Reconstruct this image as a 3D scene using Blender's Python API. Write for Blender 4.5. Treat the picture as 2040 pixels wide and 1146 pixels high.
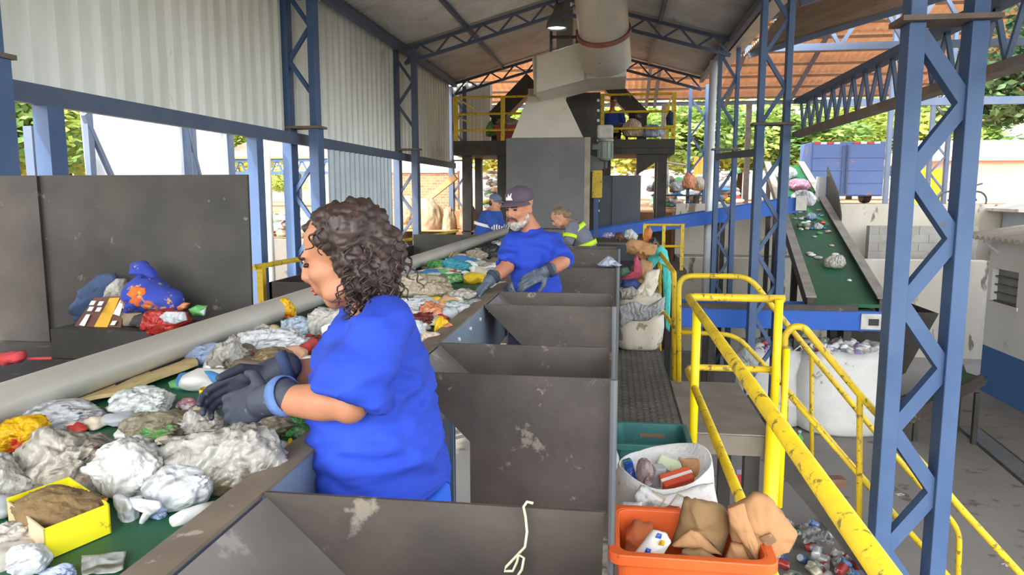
import bpy, bmesh, math, random
from mathutils import Vector as V, Matrix, noise
for o in list(bpy.data.objects): bpy.data.objects.remove(o)
S = bpy.context.scene
COL = S.collection
RN = random.Random(11)
pi = math.pi
# ---------------------------------------------------------------- camera
FOC = 1450.0
EYE = V((0, 0, 1.62))
PIT = math.atan(188 / FOC)
YAW = math.atan(205 / FOC * math.cos(PIT))
cam = bpy.data.objects.new('camera', bpy.data.cameras.new('camera'))
COL.objects.link(cam)
cam.data.sensor_width = 36
cam.data.lens = FOC / 2040 * 36
cam.data.clip_end = 400
cam.location = EYE
cam.rotation_euler = (pi / 2 - PIT, 0, YAW)
S.camera = cam
_R = V((math.cos(YAW), math.sin(YAW), 0))
_F = V((-math.sin(YAW) * math.cos(PIT), math.cos(YAW) * math.cos(PIT), -math.sin(PIT)))
_U = _R.cross(_F)
def at(px, py, X=None, Y=None, Z=None):
    d = _R * ((px - 1020) / FOC) + _U * ((573 - py) / FOC) + _F
    if X is not None: t = X / d.x
    elif Y is not None: t = Y / d.y
    else: t = (Z - EYE.z) / d.z
    return EYE + d * t
# ---------------------------------------------------------------- light
w = bpy.data.worlds.new('sky'); S.world = w; w.use_nodes = True
nt = w.node_tree
sk = nt.nodes.new('ShaderNodeTexSky'); sk.sky_type = 'NISHITA'
sk.sun_disc = False; sk.sun_elevation = math.radians(50); sk.sun_rotation = math.radians(200)
sk.air_density = 1.2; sk.dust_density = 2.5
bg = nt.nodes['Background']; bg.inputs[1].default_value = 0.42
hs = nt.nodes.new('ShaderNodeHueSaturation'); hs.inputs['Saturation'].default_value = .42
nt.links.new(sk.outputs[0], hs.inputs['Color']); nt.links.new(hs.outputs[0], bg.inputs[0])
sd = bpy.data.lights.new('sun', 'SUN'); sd.energy = 2.5; sd.angle = math.radians(1.2); sd.color = (1, .93, .8)
sun = bpy.data.objects.new('sun', sd); COL.objects.link(sun)
sun.rotation_euler = V((-0.55, -0.62, 1.05)).to_track_quat('Z', 'Y').to_euler()
S.view_settings.view_transform = 'Standard'; S.view_settings.look = 'None'
S.view_settings.gamma = 1; S.view_settings.use_curve_mapping = False
S.view_settings.exposure = 1.45
# ---------------------------------------------------------------- helpers
def lin(h):
    h = h.lstrip('#')
    out = []
    for i in (0, 2, 4):
        c = int(h[i:i + 2], 16) / 255
        out.append(c / 12.92 if c <= .04045 else ((c + .055) / 1.055) ** 2.4)
    return (*out, 1)
MATS = {}
def mat(name, base, second=None, spot=None, scale=4, amt=.5, spot_scale=9, spot_cut=.62, rough=.7, metal=0, bump=0, bump_scale=30, trans=0, alpha=1, stretch=None, sss=0):
    """worn procedural surface: base/second mixed by noise, spots of a third colour, bump"""
    if name in MATS: return MATS[name]
    m = bpy.data.materials.new(name); m.use_nodes = True
    n = m.node_tree.nodes; l = m.node_tree.links
    b = n['Principled BSDF']
    b.inputs['Roughness'].default_value = rough
    b.inputs['Metallic'].default_value = metal
    if trans: b.inputs['Transmission Weight'].default_value = trans
    if alpha < 1: b.inputs['Alpha'].default_value = alpha
    if sss:
        b.inputs['Subsurface Weight'].default_value = sss
        b.inputs['Subsurface Radius'].default_value = (.02, .008, .004)
    tc = n.new('ShaderNodeTexCoord')
    src = tc.outputs['Object']
    if stretch:
        mp = n.new('ShaderNodeMapping'); mp.inputs['Scale'].default_value = stretch
        l.new(src, mp.inputs[0]); src = mp.outputs[0]
    col = None
    if second:
        t = n.new('ShaderNodeTexNoise'); t.inputs['Scale'].default_value = scale; t.inputs['Detail'].default_value = 6
        l.new(src, t.inputs['Vector'])
        r = n.new('ShaderNodeValToRGB')
        r.color_ramp.elements[0].position = .5 - .25 * amt; r.color_ramp.elements[1].position = .5 + .25 * amt
        r.color_ramp.elements[0].color = lin(base); r.color_ramp.elements[1].color = lin(second)
        l.new(t.outputs[0], r.inputs[0]); col = r.outputs[0]
    if spot:
        t2 = n.new('ShaderNodeTexNoise'); t2.inputs['Scale'].default_value = spot_scale; t2.inputs['Detail'].default_value = 5
        t2.inputs['Roughness'].default_value = .65
        l.new(src, t2.inputs['Vector'])
        r2 = n.new('ShaderNodeValToRGB')
        r2.color_ramp.elements[0].position = spot_cut; r2.color_ramp.elements[1].position = min(1, spot_cut + .05)
        r2.color_ramp.elements[0].color = (0, 0, 0, 1); r2.color_ramp.elements[1].color = (1, 1, 1, 1)
        l.new(t2.outputs[0], r2.inputs[0])
        mx = n.new('ShaderNodeMixRGB'); l.new(r2.outputs[0], mx.inputs[0])
        if col: l.new(col, mx.inputs[1])
        else: mx.inputs[1].default_value = lin(base)
        mx.inputs[2].default_value = lin(spot); col = mx.outputs[0]
    if col: l.new(col, b.inputs['Base Color'])
    else: b.inputs['Base Color'].default_value = lin(base)
    if bump:
        t3 = n.new('ShaderNodeTexNoise'); t3.inputs['Scale'].default_value = bump_scale; t3.inputs['Detail'].default_value = 4
        l.new(src, t3.inputs['Vector'])
        bp = n.new('ShaderNodeBump'); bp.inputs['Strength'].default_value = bump; bp.inputs['Distance'].default_value = .02
        l.new(t3.outputs[0], bp.inputs['Height']); l.new(bp.outputs[0], b.inputs['Normal'])
    MATS[name] = m
    return m
def tag(o, label=None, cat=None, group=None, kind=None):
    if label: o['label'] = label
    if cat: o['category'] = cat
    if group: o['group'] = group
    if kind: o['kind'] = kind
    return o
def thing(name, loc, label, cat, group=None, rotz=0):
    o = bpy.data.objects.new(name, None); COL.objects.link(o)
    o.empty_display_size = .1
    o.location = loc; o.rotation_euler = (0, 0, rotz); o['org'] = tuple(loc)
    return tag(o, label, cat, group)
class MB:
    def __init__(s): s.v = []; s.f = []
    def add(s, vs, fs):
        k = len(s.v); s.v += [V(p) for p in vs]; s.f += [tuple(i + k for i in f) for f in fs]; return s
    def box(s, a, b):
        x0, x1 = sorted((a[0], b[0])); y0, y1 = sorted((a[1], b[1])); z0, z1 = sorted((a[2], b[2]))
        return s.add([(x0, y0, z0), (x1, y0, z0), (x1, y1, z0), (x0, y1, z0), (x0, y0, z1), (x1, y0, z1), (x1, y1, z1), (x0, y1, z1)],
                     [(0, 3, 2, 1), (4, 5, 6, 7), (0, 1, 5, 4), (1, 2, 6, 5), (2, 3, 7, 6), (3, 0, 4, 7)])
    def obox(s, c, size, M):
        h = [x / 2 for x in size]; c = V(c)
        vs = [c + M @ V((sx * h[0], sy * h[1], sz * h[2])) for sz in (-1, 1) for sx, sy in ((-1, -1), (1, -1), (1, 1), (-1, 1))]
        return s.add(vs, [(0, 3, 2, 1), (4, 5, 6, 7), (0, 1, 5, 4), (1, 2, 6, 5), (2, 3, 7, 6), (3, 0, 4, 7)])
    def bar(s, p, q, w, h, up=(0, 0, 1)):
        p, q = V(p), V(q); d = (q - p); L = d.length; d.normalize()
        up = V(up)
        if abs(d.dot(up)) > .98: up = V((0, 1, 0))
        x = d.cross(up).normalized(); z = x.cross(d)
        M = Matrix((x, d, z)).transposed()
        return s.obox((p + q) / 2, (w, L, h), M)
    def loft(s, rings, cap=True, closed=True):
        k = len(s.v); n = len(rings[0])
        for r in rings: s.v += [V(p) for p in r]
        for i in range(len(rings) - 1):
            for j in range(n if closed else n - 1):
                a = k + i * n + j; b = k + i * n + (j + 1) % n
                s.f.append((a, b, b + n, a + n))
        if cap:
            s.f.append(tuple(k + j for j in reversed(range(n)))); e = k + (len(rings) - 1) * n
            s.f.append(tuple(e + j for j in range(n)))
        return s
    def tube(s, pts, r, n=10, cap=True):
        pts = [V(p) for p in pts]; rings = []
        rs = r if isinstance(r, (list, tuple)) else [r] * len(pts)
        prev = None
        for i, p in enumerate(pts):
            a = pts[max(0, i - 1)]; b = pts[min(len(pts) - 1, i + 1)]
            d = (b - a).normalized()
            if prev is None:
                up = V((0, 0, 1)) if abs(d.z) < .9 else V((0, 1, 0))
                x = d.cross(up).normalized()
            else:
                x = (prev - d * prev.dot(d)).normalized()
            prev = x; y = d.cross(x)
            rings.append([p + (x * math.cos(t) + y * math.sin(t)) * rs[i] for t in [2 * pi * j / n for j in range(n)]])
        return s.loft(rings, cap)
    def lathe(s, prof, c, n=20, axis='z'):
        c = V(c); rings = []
        for r, h in prof:
            rg = []
            for j in range(n):
                t = 2 * pi * j / n
                if axis == 'z': rg.append(c + V((r * math.cos(t), r * math.sin(t), h)))
                elif axis == 'y': rg.append(c + V((r * math.cos(t), h, -r * math.sin(t))))
                else: rg.append(c + V((h, r * math.cos(t), r * math.sin(t))))
            rings.append(rg)
        return s.loft(rings)
    def prism(s, poly, ext):
        n = len(poly); ext = V(ext); a = [V(p) for p in poly]
        return s.add(a + [p + ext for p in a], [tuple(range(n))[::-1], tuple(range(n, 2 * n))] + [(i, (i + 1) % n, (i + 1) % n + n, i + n) for i in range(n)])
    def grid(s, nu, nv, fn):
        k = len(s.v)
        for i in range(nu + 1):
            for j in range(nv + 1): s.v.append(V(fn(i / nu, j / nv)))
        for i in range(nu):
            for j in range(nv):
                a = k + i * (nv + 1) + j; s.f.append((a, a + nv + 1, a + nv + 2, a + 1))
        return s
    def build(s, name, m, parent=None, org=None, smooth=False, bevel=0, solid=0, kind=None):
        if parent is not None:
            o_ = V(parent['org'])
        elif org is not None: o_ = V(org)
        else: o_ = V((0, 0, 0))
        me = bpy.data.meshes.new(name)
        me.from_pydata([tuple(p - o_) for p in s.v], [], s.f)
        bm = bmesh.new(); bm.from_mesh(me); bmesh.ops.recalc_face_normals(bm, faces=bm.faces); bm.to_mesh(me); bm.free()
        me.materials.append(m)
        if smooth: me.polygons.foreach_set('use_smooth', [True] * len(me.polygons))
        o = bpy.data.objects.new(name, me); COL.objects.link(o)
        if parent is not None: o.parent = parent; o['org'] = tuple(o_)
        else: o.location = o_; o['org'] = tuple(o_)
        if bevel:
            b = o.modifiers.new('bevel', 'BEVEL'); b.width = bevel; b.segments = 2; b.limit_method = 'ANGLE'
        if solid:
            b = o.modifiers.new('solid', 'SOLIDIFY'); b.thickness = solid
        if kind: o['kind'] = kind
        return o
def arc(c, r, a0, a1, u, v, n=6):
    c, u, v = V(c), V(u), V(v)
    return [c + u * (r * math.cos(a0 + (a1 - a0) * i / n)) + v * (r * math.sin(a0 + (a1 - a0) * i / n)) for i in range(n + 1)]
def rounded(pts, r, n=5):
    """polyline with its corners rounded, for bent tubes"""
    pts = [V(p) for p in pts]; out = [pts[0]]
    for i in range(1, len(pts) - 1):
        a, b, c = pts[i - 1], pts[i], pts[i + 1]
        d1 = (a - b); d2 = (c - b); k = min(r, d1.length * .45, d2.length * .45)
        p = b + d1.normalized() * k; q = b + d2.normalized() * k
        for t in range(n + 1):
            t /= n; out.append(p * (1 - t) ** 2 + b * 2 * t * (1 - t) + q * t * t)
    out.append(pts[-1]); return out
def dup(root, loc, label=None, rotz=None):
    c = root.copy(); COL.objects.link(c); c.location = loc
    if label: c['label'] = label
    if rotz is not None: c.rotation_euler = (0, 0, rotz)
    for ch in list(root.children):
        d = ch.copy(); COL.objects.link(d); d.parent = c
        for g in list(ch.children):
            e = g.copy(); COL.objects.link(e); e.parent = d
    return c
# ---------------------------------------------------------------- materials
BLUE = mat('blue_paint', '#38547c', '#425d82', '#4c5160', scale=3, spot_scale=14, spot_cut=.64, rough=.55, bump=.05)
BLUED = mat('dark_blue_paint', '#45566f', '#4e5b70', '#5a5450', scale=3, spot_scale=12, spot_cut=.6, rough=.6)
CBLUE = mat('conveyor_blue_paint', '#1258b8', '#175ebc', '#5a5a58', scale=2, spot_scale=8, spot_cut=.68, rough=.5)
YEL = mat('yellow_paint', '#dabb18', '#c6a726', '#77682e', scale=6, spot_scale=19, spot_cut=.575, rough=.5, bump=.1)
YELB = mat('bright_yellow_paint', '#f2d90a', '#eccb12', '#8a7424', scale=4, spot_scale=18, spot_cut=.66, rough=.5)
GALV = mat('galvanised_sheet', '#dcdfd8', '#cccfc6', '#aba38e', scale=2.5, spot_scale=3, spot_cut=.66, rough=.45, metal=.05, stretch=(1, 1, .25))
ROOFM = mat('roof_sheet', '#cfcdc8', '#bdbab2', '#a39a8a', scale=2, spot_scale=2.5, spot_cut=.64, rough=.5)
STEEL = mat('worn_dark_steel', '#322e2b', '#5a524a', '#80776b', scale=4.5, amt=1.2, spot_scale=8, spot_cut=.63, rough=.55, metal=.25, bump=.08)
STEELD = mat('black_steel', '#282725', '#454139', '#6c665c', scale=4, amt=1.2, spot_scale=9, spot_cut=.65, rough=.6, metal=.15, bump=.06)
STEELG = mat('grey_painted_steel', '#5c6064', '#686a6c', '#4b4a48', scale=2, spot_scale=5, spot_cut=.66, rough=.5, metal=.1)
RAILM = mat('scuffed_grey_rail', '#aaa69a', '#bcb8ac', '#5f5a50', scale=5, amt=1, spot_scale=8, spot_cut=.66, rough=.5, metal=.2, stretch=(1, .4, 1), bump=.1)
DUCT = mat('duct_paint', '#b9b8ac', '#c4c3b8', '#8e8a7c', scale=2, spot_scale=4, spot_cut=.66, rough=.5, metal=.1)
BELT = mat('green_belt', '#17623c', '#1d5238', '#4a5a48', scale=4, amt=1, spot_scale=9, spot_cut=.66, rough=.55)
CONC = mat('concrete_yard', '#7f7b75', '#928d86', '#655f58', scale=.9, amt=1.2, spot_scale=2.2, spot_cut=.6, rough=.85, bump=.15, bump_scale=14)
EARTH = mat('red_earth', '#9a6b47', '#ab7d58', '#7f5639', scale=.8, spot_scale=2, spot_cut=.6, rough=.95, bump=.3, bump_scale=8)
WHITEW = mat('stained_white_wall', '#c2bba9', '#d6d0c2', '#82766a', scale=1.2, amt=1, spot_scale=2.2, spot_cut=.58, rough=.85, stretch=(1.6, 1, .5))
MATT = mat('rubber_mat', '#57534c', '#67625a', '#7d776c', scale=5, spot_scale=9, spot_cut=.64, rough=.8)
WOODC = mat('landing_plate', '#7c7468', '#8d8578', '#5c564c', scale=4, spot_scale=9, spot_cut=.64, rough=.7, bump=.08)
ROPE = mat('pale_string', '#cfd0b0', '#b7b894', scale=20, rough=.9)
# ================================================================ setting
GZ = -1.8
XL, XR = -4.0, 2.0
YC = [4.06, 9.1, 13.85, 18.6]
def ridge_z(x): return 5.25 - .275 * abs(x + 1.0)
MB().box((-5.2, -6, GZ - .2), (16, 16.0, GZ)).build('floor', CONC, kind='structure')
MB().box((-40, -6, GZ - .2), (-5.2, 12.3, GZ)).build('ground', EARTH, kind='structure')
MB().box((-40, 12.3, GZ - .2), (-4.7, 18.4, .75)).build('ground', EARTH, kind='structure')
MB().box((-40, 18.4, GZ - .2), (1.4, 80, 1.15)).build('ground', EARTH, kind='structure')
MB().box((1.4, 17.4, GZ - .2), (40, 80, 1.2)).build('ground', EARTH, kind='structure')
MB().box((-4.7, 16.0, GZ - .2), (1.4, 18.4, GZ)).build('ground', CONC, kind='structure')
# retaining walls beyond the yard
MB().box((1.4, 16.0, GZ), (7.6, 16.3, .24)).build('wall_back', WHITEW, kind='structure')
MB().box((1.4, 16.3, GZ), (7.6, 17.4, .22)).build('wall_ledge', mat('dirty_ledge', '#6f675c', '#8d857a', '#c9c3b6', scale=4, rough=.9), kind='structure')
MB().box((1.4, 17.2, GZ), (13, 17.42, 1.38)).build('wall_terrace', WHITEW, kind='structure')
BLOCK = mat('grey_block', '#a8a69e', '#98958c', scale=3, rough=.9, bump=.1)
t = thing('block_wall', (6.4, 16.55, .22), 'unpainted grey block wall standing on the ledge right of the green conveyor', 'wall')
mb = MB(); z = .22
x0, x1 = at(1727, 520, Y=16.5).x, 7.55
for r in range(4):
    x = x0 + (.0 if r % 2 else -.001)
    first = .2 if r % 2 else .4
    while x < x1 - .05:
        e = min(x + first, x1); mb.box((x, 16.45, z), (e - .012, 16.65, z + .168)); x = e; first = .4
    z += .18
mb.box((x0 + .01, 16.46, .22), (x1 - .01, 16.64, .93))
mb.build('block_courses', BLOCK, t)
# platform deck the sorters stand on, mat and landing
MB().box((-.60, -.3, -.1), (.5, 9.6, -.012)).build('floor_platform', STEELD, kind='structure')
mb = MB().box((.02, .4, -.012), (.49, 8.9, .0))
k = 0
y = .45
while y < 8.85:
    for x in [.06 + .05 * i for i in range(9)]:
        if (k + int(x * 20)) % 2: mb.box((x - .018, y - .01, 0), (x + .018, y + .01, .004))
        else: mb.box((x - .01, y - .018, 0), (x + .01, y + .018, .004))
    y += .05; k += 1
tag(mb.build('rubber_mat', MATT, org=(.25, 4, 0)), 'dark ribbed rubber mat running along the walkway beside the hoppers', 'mat')
t = thing('stair_landing', (.8, 5.6, GZ), 'brown plate landing at the head of the stairs by the yellow rail', 'landing')
MB().box((.505, 4.93, -.012), (1.08, 6.32, 0)).build('top_plate', WOODC, t, bevel=.004)
MB().box((.505, 4.93, -.15), (1.08, 4.97, -.013)).build('fascia', mat('landing_edge', '#6b6358', '#7a7266', scale=5, rough=.7), t)
MB().box((.505, 6.28, -.15), (1.08, 6.32, -.013)).build('fascia', MATS['landing_edge'], t)
for x, y in ((.97, 5.05), (.62, 6.2), (.97, 6.2)):
    MB().box((x - .05, y - .05, GZ), (x + .05, y + .05, -.014)).build('leg', STEELD, t)
MB().bar((.55, 5.1, -.3), (1.0, 5.1, -1.5), .04, .04).build('brace', STEELD, t)
for y in (1, 3, 5, 7, 9):
    for x in (-.52, .42):
        tag(MB().box((x - .04, y - .04, GZ), (x + .04, y + .04, -.1)).build('platform_post', STEELD, org=(x, y, GZ), kind='structure'))
# roof: two corrugated slopes plus the neighbour's strip beyond the valley gutter
def corr_roof(xa, za, xb, zb, y0, y1, pitch=.165, h=.03):
    mb = MB(); n = int((y1 - y0) / pitch) * 8
    def fn(u, v):
        x = xa + (xb - xa) * v; z = za + (zb - za) * v
        return (x, y0 + (y1 - y0) * u, z + h * math.sin(2 * pi * (y1 - y0) * u / pitch))
    return mb.grid(n, 1, fn)
corr_roof(-4.3, ridge_z(-4.3), -1.0, ridge_z(-1), -3.5, 18.5).build('ceiling', ROOFM, kind='structure', smooth=True, solid=.002)
corr_roof(-1.0, ridge_z(-1), 2.12, ridge_z(2.12), -3.5, 18.5).build('ceiling', ROOFM, kind='structure', smooth=True, solid=.002)
corr_roof(2.32, 4.42, 3.6, 4.95, -1, 13.2).build('ceiling_neighbour', ROOFM, kind='structure', smooth=True, solid=.002)
# left wall: trapezoidal siding above the beam
def trap(x, y0, y1, z0, z1, pitch=.25, h=.04):
    mb = MB(); prof = []
    y = y0
    while y < y1:
        for dy, dx in ((0, 0), (.36, 0), (.48, 1), (.52, .8), (.56, 1), (.82, 1), (.94, 0)):
            prof.append((min(y + dy * pitch, y1), dx * h))
        y += pitch
    prof.append((y1, 0))
    k = len(prof)
    mb.add([(x + d, yy, z) for z in (z0, z1) for yy, d in prof], [(i, i + 1, i + 1 + k, i + k) for i in range(k - 1)])
    return mb
trap(-4.22, -3, 18.4, 2.33, 4.42).build('wall_left', GALV, kind='structure', solid=.002)
tag(trap(-4.06, 10.05, 12.95, .2, 2.25, .21).build('hanging_sheet', mat('skylit_siding', '#b9c4cc', '#aab6c0', scale=2, rough=.4, metal=.2), org=(-4.06, 11.5, .2), solid=.002), 'narrow bluish corrugated panel hanging below the beam behind the woman', 'siding panel')  # bluish cast is sky light put into the sheet's colour
# back siding strip seen behind the left platform
mb = trap(0, 0, 1.0, 2.78, 4.38, .2)
for p in mb.v: p.x, p.y = -4.12 + p.y, 18.62 - p.x
tag(mb.build('back_sheet', GALV, org=(-3.6, 18.6, 2.8), solid=.002), 'pale corrugated sheet standing behind the left end of the upper platform', 'siding panel')
MB().box((-3.5, 18.66, -1.8), (-3.42, 18.74, 4.4)).build('trim_1', BLUED, kind='structure')
MB().box((-4.12, 18.62, 2.72), (-3.1, 18.7, 2.78)).build('trim_1', BLUED, kind='structure')

# ---------------------------------------------------------------- lattice steelwork
def lattice_column(x, y, z0, z1, label, m=BLUE, gap=.34, leg=(.09, .16), cap=2.44, step=.36, low=1.25, flip=0, zs=None, bw=.05, group='lattice columns of the shed'):
    t = thing('lattice_column', (x, y, z0), label, 'column', group)
    for s in (-1, 1):
        lx, ly = leg
        if cap: MB().box((x + s * gap / 2 - lx * low / 2, y - ly * low / 2, z0), (x + s * gap / 2 + lx * low / 2, y + ly * low / 2, cap)).build('leg', m, t, bevel=.006)
        if z1 > (cap or z0): MB().box((x + s * gap / 2 - lx / 2 + .003, y - ly / 2, (cap or z0) + (.03 if cap else 0)), (x + s * gap / 2 + lx / 2 - .003, y + ly / 2, z1)).build('leg', m, t, bevel=.006)
    if cap: MB().box((x - gap / 2 - .1, y - leg[1] * .8, cap), (x + gap / 2 + .1, y + leg[1] * .8, cap + .03)).build('cap_plate', mat('rusty_plate', '#5a5048', '#6e6054', scale=6, rough=.7), t)
    z = z0 + .05 if zs is None else zs; s = 1 if flip else -1
    while z + step < z1:
        if not (cap and z < cap + .05 < z + step + .05):
            MB().bar((x + s * (gap / 2 - .03), y + s * .004, z), (x - s * (gap / 2 - .03), y + s * .004, z + step), bw, bw * (1.1 if s > 0 else .9), (0, 1, 0)).build('brace', m, t)
        z += step; s = -s
    return t
for i, (y, lb) in enumerate(zip(YC, ('blue steel lattice column at the left frame edge, wide lower legs', 'blue lattice column on the left wall between the grey panel and the woman', 'blue lattice column on the left wall right of the hanging bluish panel', 'dark blue lattice column at the far end of the left wall by the yellow posts'))):
    z0 = GZ if i < 2 else (.75 if i == 9 else GZ)
    lattice_column(XL + (.0 if i else .02), y, z0, ridge_z(XL) - .12, lb, BLUE if i < 2 else BLUED, gap=.36, step=.42, leg=(.1, .16) if i else (.14, .18))
lattice_column(1.92, 4.8, GZ, 4.3, 'big blue lattice column in the right foreground beside the stairs', BLUE, gap=.345, leg=(.095, .15), cap=2.62, step=.405, low=1.0, zs=-1.49, bw=.085)
lattice_column(2.03, 10.1, GZ, 4.3, 'blue lattice column right of centre, bag of bottles standing behind it', BLUE, gap=.33, leg=(.08, .15), cap=2.5, step=.43)
lattice_column(2.05, 14.3, GZ, 4.3, 'slim blue lattice column just right of the white drainpipe', BLUE, gap=.32, leg=(.07, .13), cap=2.42, step=.42)
lattice_column(2.03, 19.1, 1.2, 4.3, 'slim blue lattice column just left of the white drainpipe', BLUE, gap=.4, leg=(.08, .13), cap=None, step=.45)
# wall beam on the left, eave beams
for nm, p, q, a, b in (('trim_2', (XL - .05, -1, 2.31), (XL - .05, 18.4, 2.31), .06, .14),
                       ('trim_3', (XL - .02, -2, ridge_z(XL) - .1), (XL - .02, 18.4, ridge_z(XL) - .1), .1, .14),
                       ('trim_4', (XR, -1, ridge_z(XR) - .12), (XR, 18.4, ridge_z(XR) - .12), .08, .12),
                       ('trim_5', (-2.8, -3, ridge_z(-2.8) - .06), (-2.8, 18.4, ridge_z(-2.8) - .06), .06, .08),
                       ('trim_6', (.75, -3, ridge_z(.75) - .06), (.75, 18.4, ridge_z(.75) - .06), .06, .08),
                       ('trim_7', (1.9, 10.2, 2.16), (1.9, 14.2, 2.3), .12, .1)):
    MB().bar(p, q, a, b).build(nm, BLUED, kind='structure')
def rafter(y, lab, deep=.26):
    t = thing('rafter_truss', (-1, y, 4.2), lab, 'roof truss', 'roof trusses of the shed')
    for s, xe in ((-1, XL), (1, XR)):
        MB().bar((xe, y, ridge_z(xe) - .1), (-1, y, ridge_z(-1) - .1), .06, .06).build('top_chord', BLUED, t)
        MB().bar((xe, y, ridge_z(xe) - .1 - deep), (-1, y, ridge_z(-1) - .1 - deep), .06, .06).build('bottom_chord', BLUED, t)
        n = 10
        for i in range(n):
            xa = xe + (-1 - xe) * i / n; xb = xe + (-1 - xe) * (i + 1) / n
            za, zb = (ridge_z(xa) - .1, ridge_z(xb) - .1 - deep) if i % 2 else (ridge_z(xa) - .1 - deep, ridge_z(xb) - .1)
            MB().bar((xa, y, za), (xb, y, zb), .035, .035).build('web', BLUED, t)
rafter(9.1, 'dark lattice roof truss nearest the camera, overhead')
rafter(13.85, 'dark lattice roof truss across the middle of the roof')
rafter(18.25, 'dark lattice roof truss at the far gable end above the platform')
# long lattice girder on the right column line
t = thing('lattice_girder', (2.35, 4, 2.3), 'dark lattice girder running from the big right column to the middle one', 'girder')
for z in (2.38, 2.80):
    MB().box((2.28, .5, z - .03), (2.42, 10.1, z + .03)).build('chord', BLUED if z > 2.6 else mat('dusty_chord', '#6a6158', '#7c7266', scale=5), t)
n = 54
for i in range(n):
    ya = .6 + 9.4 * i / n; yb = .6 + 9.4 * (i + 1) / n
    MB().bar((2.35, ya, 2.41 if i % 2 else 2.77), (2.35, yb, 2.77 if i % 2 else 2.41), .03, .03, (1, 0, 0)).build('web', BLUED, t)
# gutter and white drainpipe
t = thing('roof_gutter', (2.2, 10, 4.2), 'long whitish valley gutter along the right eave', 'gutter')
MB().prism([(2.1, 0, 4.42), (2.1, 0, 4.27), (2.34, 0, 4.27), (2.34, 0, 4.42), (2.32, 0, 4.42), (2.32, 0, 4.29), (2.12, 0, 4.29), (2.12, 0, 4.42)], (0, 17.7, 0)).build('channel', DUCT, t)
pp = at(1413, 380, Y=15.4)
tag(MB().tube([(pp.x, 15.4, GZ), (pp.x, 15.4, 4.25)], .075, 14).build('drainpipe', mat('white_pipe', '#dfe3e6', '#cdd4da', scale=3, rough=.4, metal=.2), org=(pp.x, 15.4, GZ), smooth=True), 'white drainpipe going down from the gutter between two slim columns', 'drainpipe')
# left posts, low wall
for px, lb in ((100, 'blue post under the left beam beside the narrow white sheet'), (507, 'thin blue post at the right edge of the grey panel'),):
    p = at(px, 300, X=-4.05)
    tag(MB().box((-4.1, p.y - .08, GZ), (-3.98, p.y + .08, 2.24)).build('wall_post', BLUE, org=(-4.05, p.y, GZ)), lb, 'post')
p = at(527, 300, X=-4.4)
tag(MB().tube([(-4.4, p.y, GZ), (-4.4, p.y, 2.35)], .07, 12).build('wall_post', mat('pale_post', '#c9c4b6', '#b6b0a2', scale=4), org=(-4.4, p.y, GZ), smooth=True), 'pale round post outside the left wall next to the blue post', 'post')
# ================================================================ sorting line
SIDEB = mat('blue_grey_sheet', '#6d7c90', '#7d8894', '#4a4c50', scale=3, spot_scale=7, spot_cut=.62, rough=.5, metal=.2)
BZ = 1.0
RX = -1.56
t = thing('sorting_conveyor', (-1.07, 3, GZ), 'long green belt conveyor carrying the rubbish past the sorters', 'conveyor')
MB().box((-1.525, -1.2, BZ - .02), (-.705, 10.4, BZ)).build('belt', BELT, t)
mb = MB(); mb.tube([(RX, y, 1.078) for y in (-1.2, 2, 6, 10.4)], .055, 16)
mb.build('guide_rail', RAILM, t, smooth=True)
MB().box((-1.54, -1.2, .93), (-1.53, 10.4, 1.05)).build('skirt', STEELD, t)
MB().prism([(-.735, -1.2, 1.045), (-.65, -1.2, 1.058), (-.65, -1.2, 1.05), (-.735, -1.2, 1.037)], (0, 11.6, 0)).build('flange', mat('worn_brown_edge', '#6b5f50', '#7c705f', '#a39a88', scale=6, spot_scale=18, spot_cut=.64, rough=.6, metal=.2), t)
MB().box((-.735, -1.2, .96), (-.728, 10.4, 1.045)).build('skirt', STEELD, t)
MB().box((-.662, -1.2, .74), (-.652, 10.4, 1.049)).build('side_panel', SIDEB, t)
MB().box((-1.60, -1.2, .74), (-1.585, 10.4, 1.04)).build('side_panel', STEELD, t)
for y in (.2, 2.9, 5.0, 6.8, 9.2):
    for x in (-.7, -1.56): MB().box((x - .035, y - .035, GZ), (x + .035, y + .035, .74)).build('leg', BLUED, t)
    MB().lathe([(0, -1.44), (.04, -1.44), (.04, -.72), (0, -.72)], (0, y + .4, .90), 12, 'x').build('roller', STEELG, t, smooth=False)
for y in (3.0, 3.25, 3.5, 3.75):
    for z in (.8, 1.0):
        MB().lathe([(0, 0), (.009, 0), (.009, .008), (0, .008)], (-.652, y, z), 8, 'x').build('bolt', GALV, t)
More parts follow.
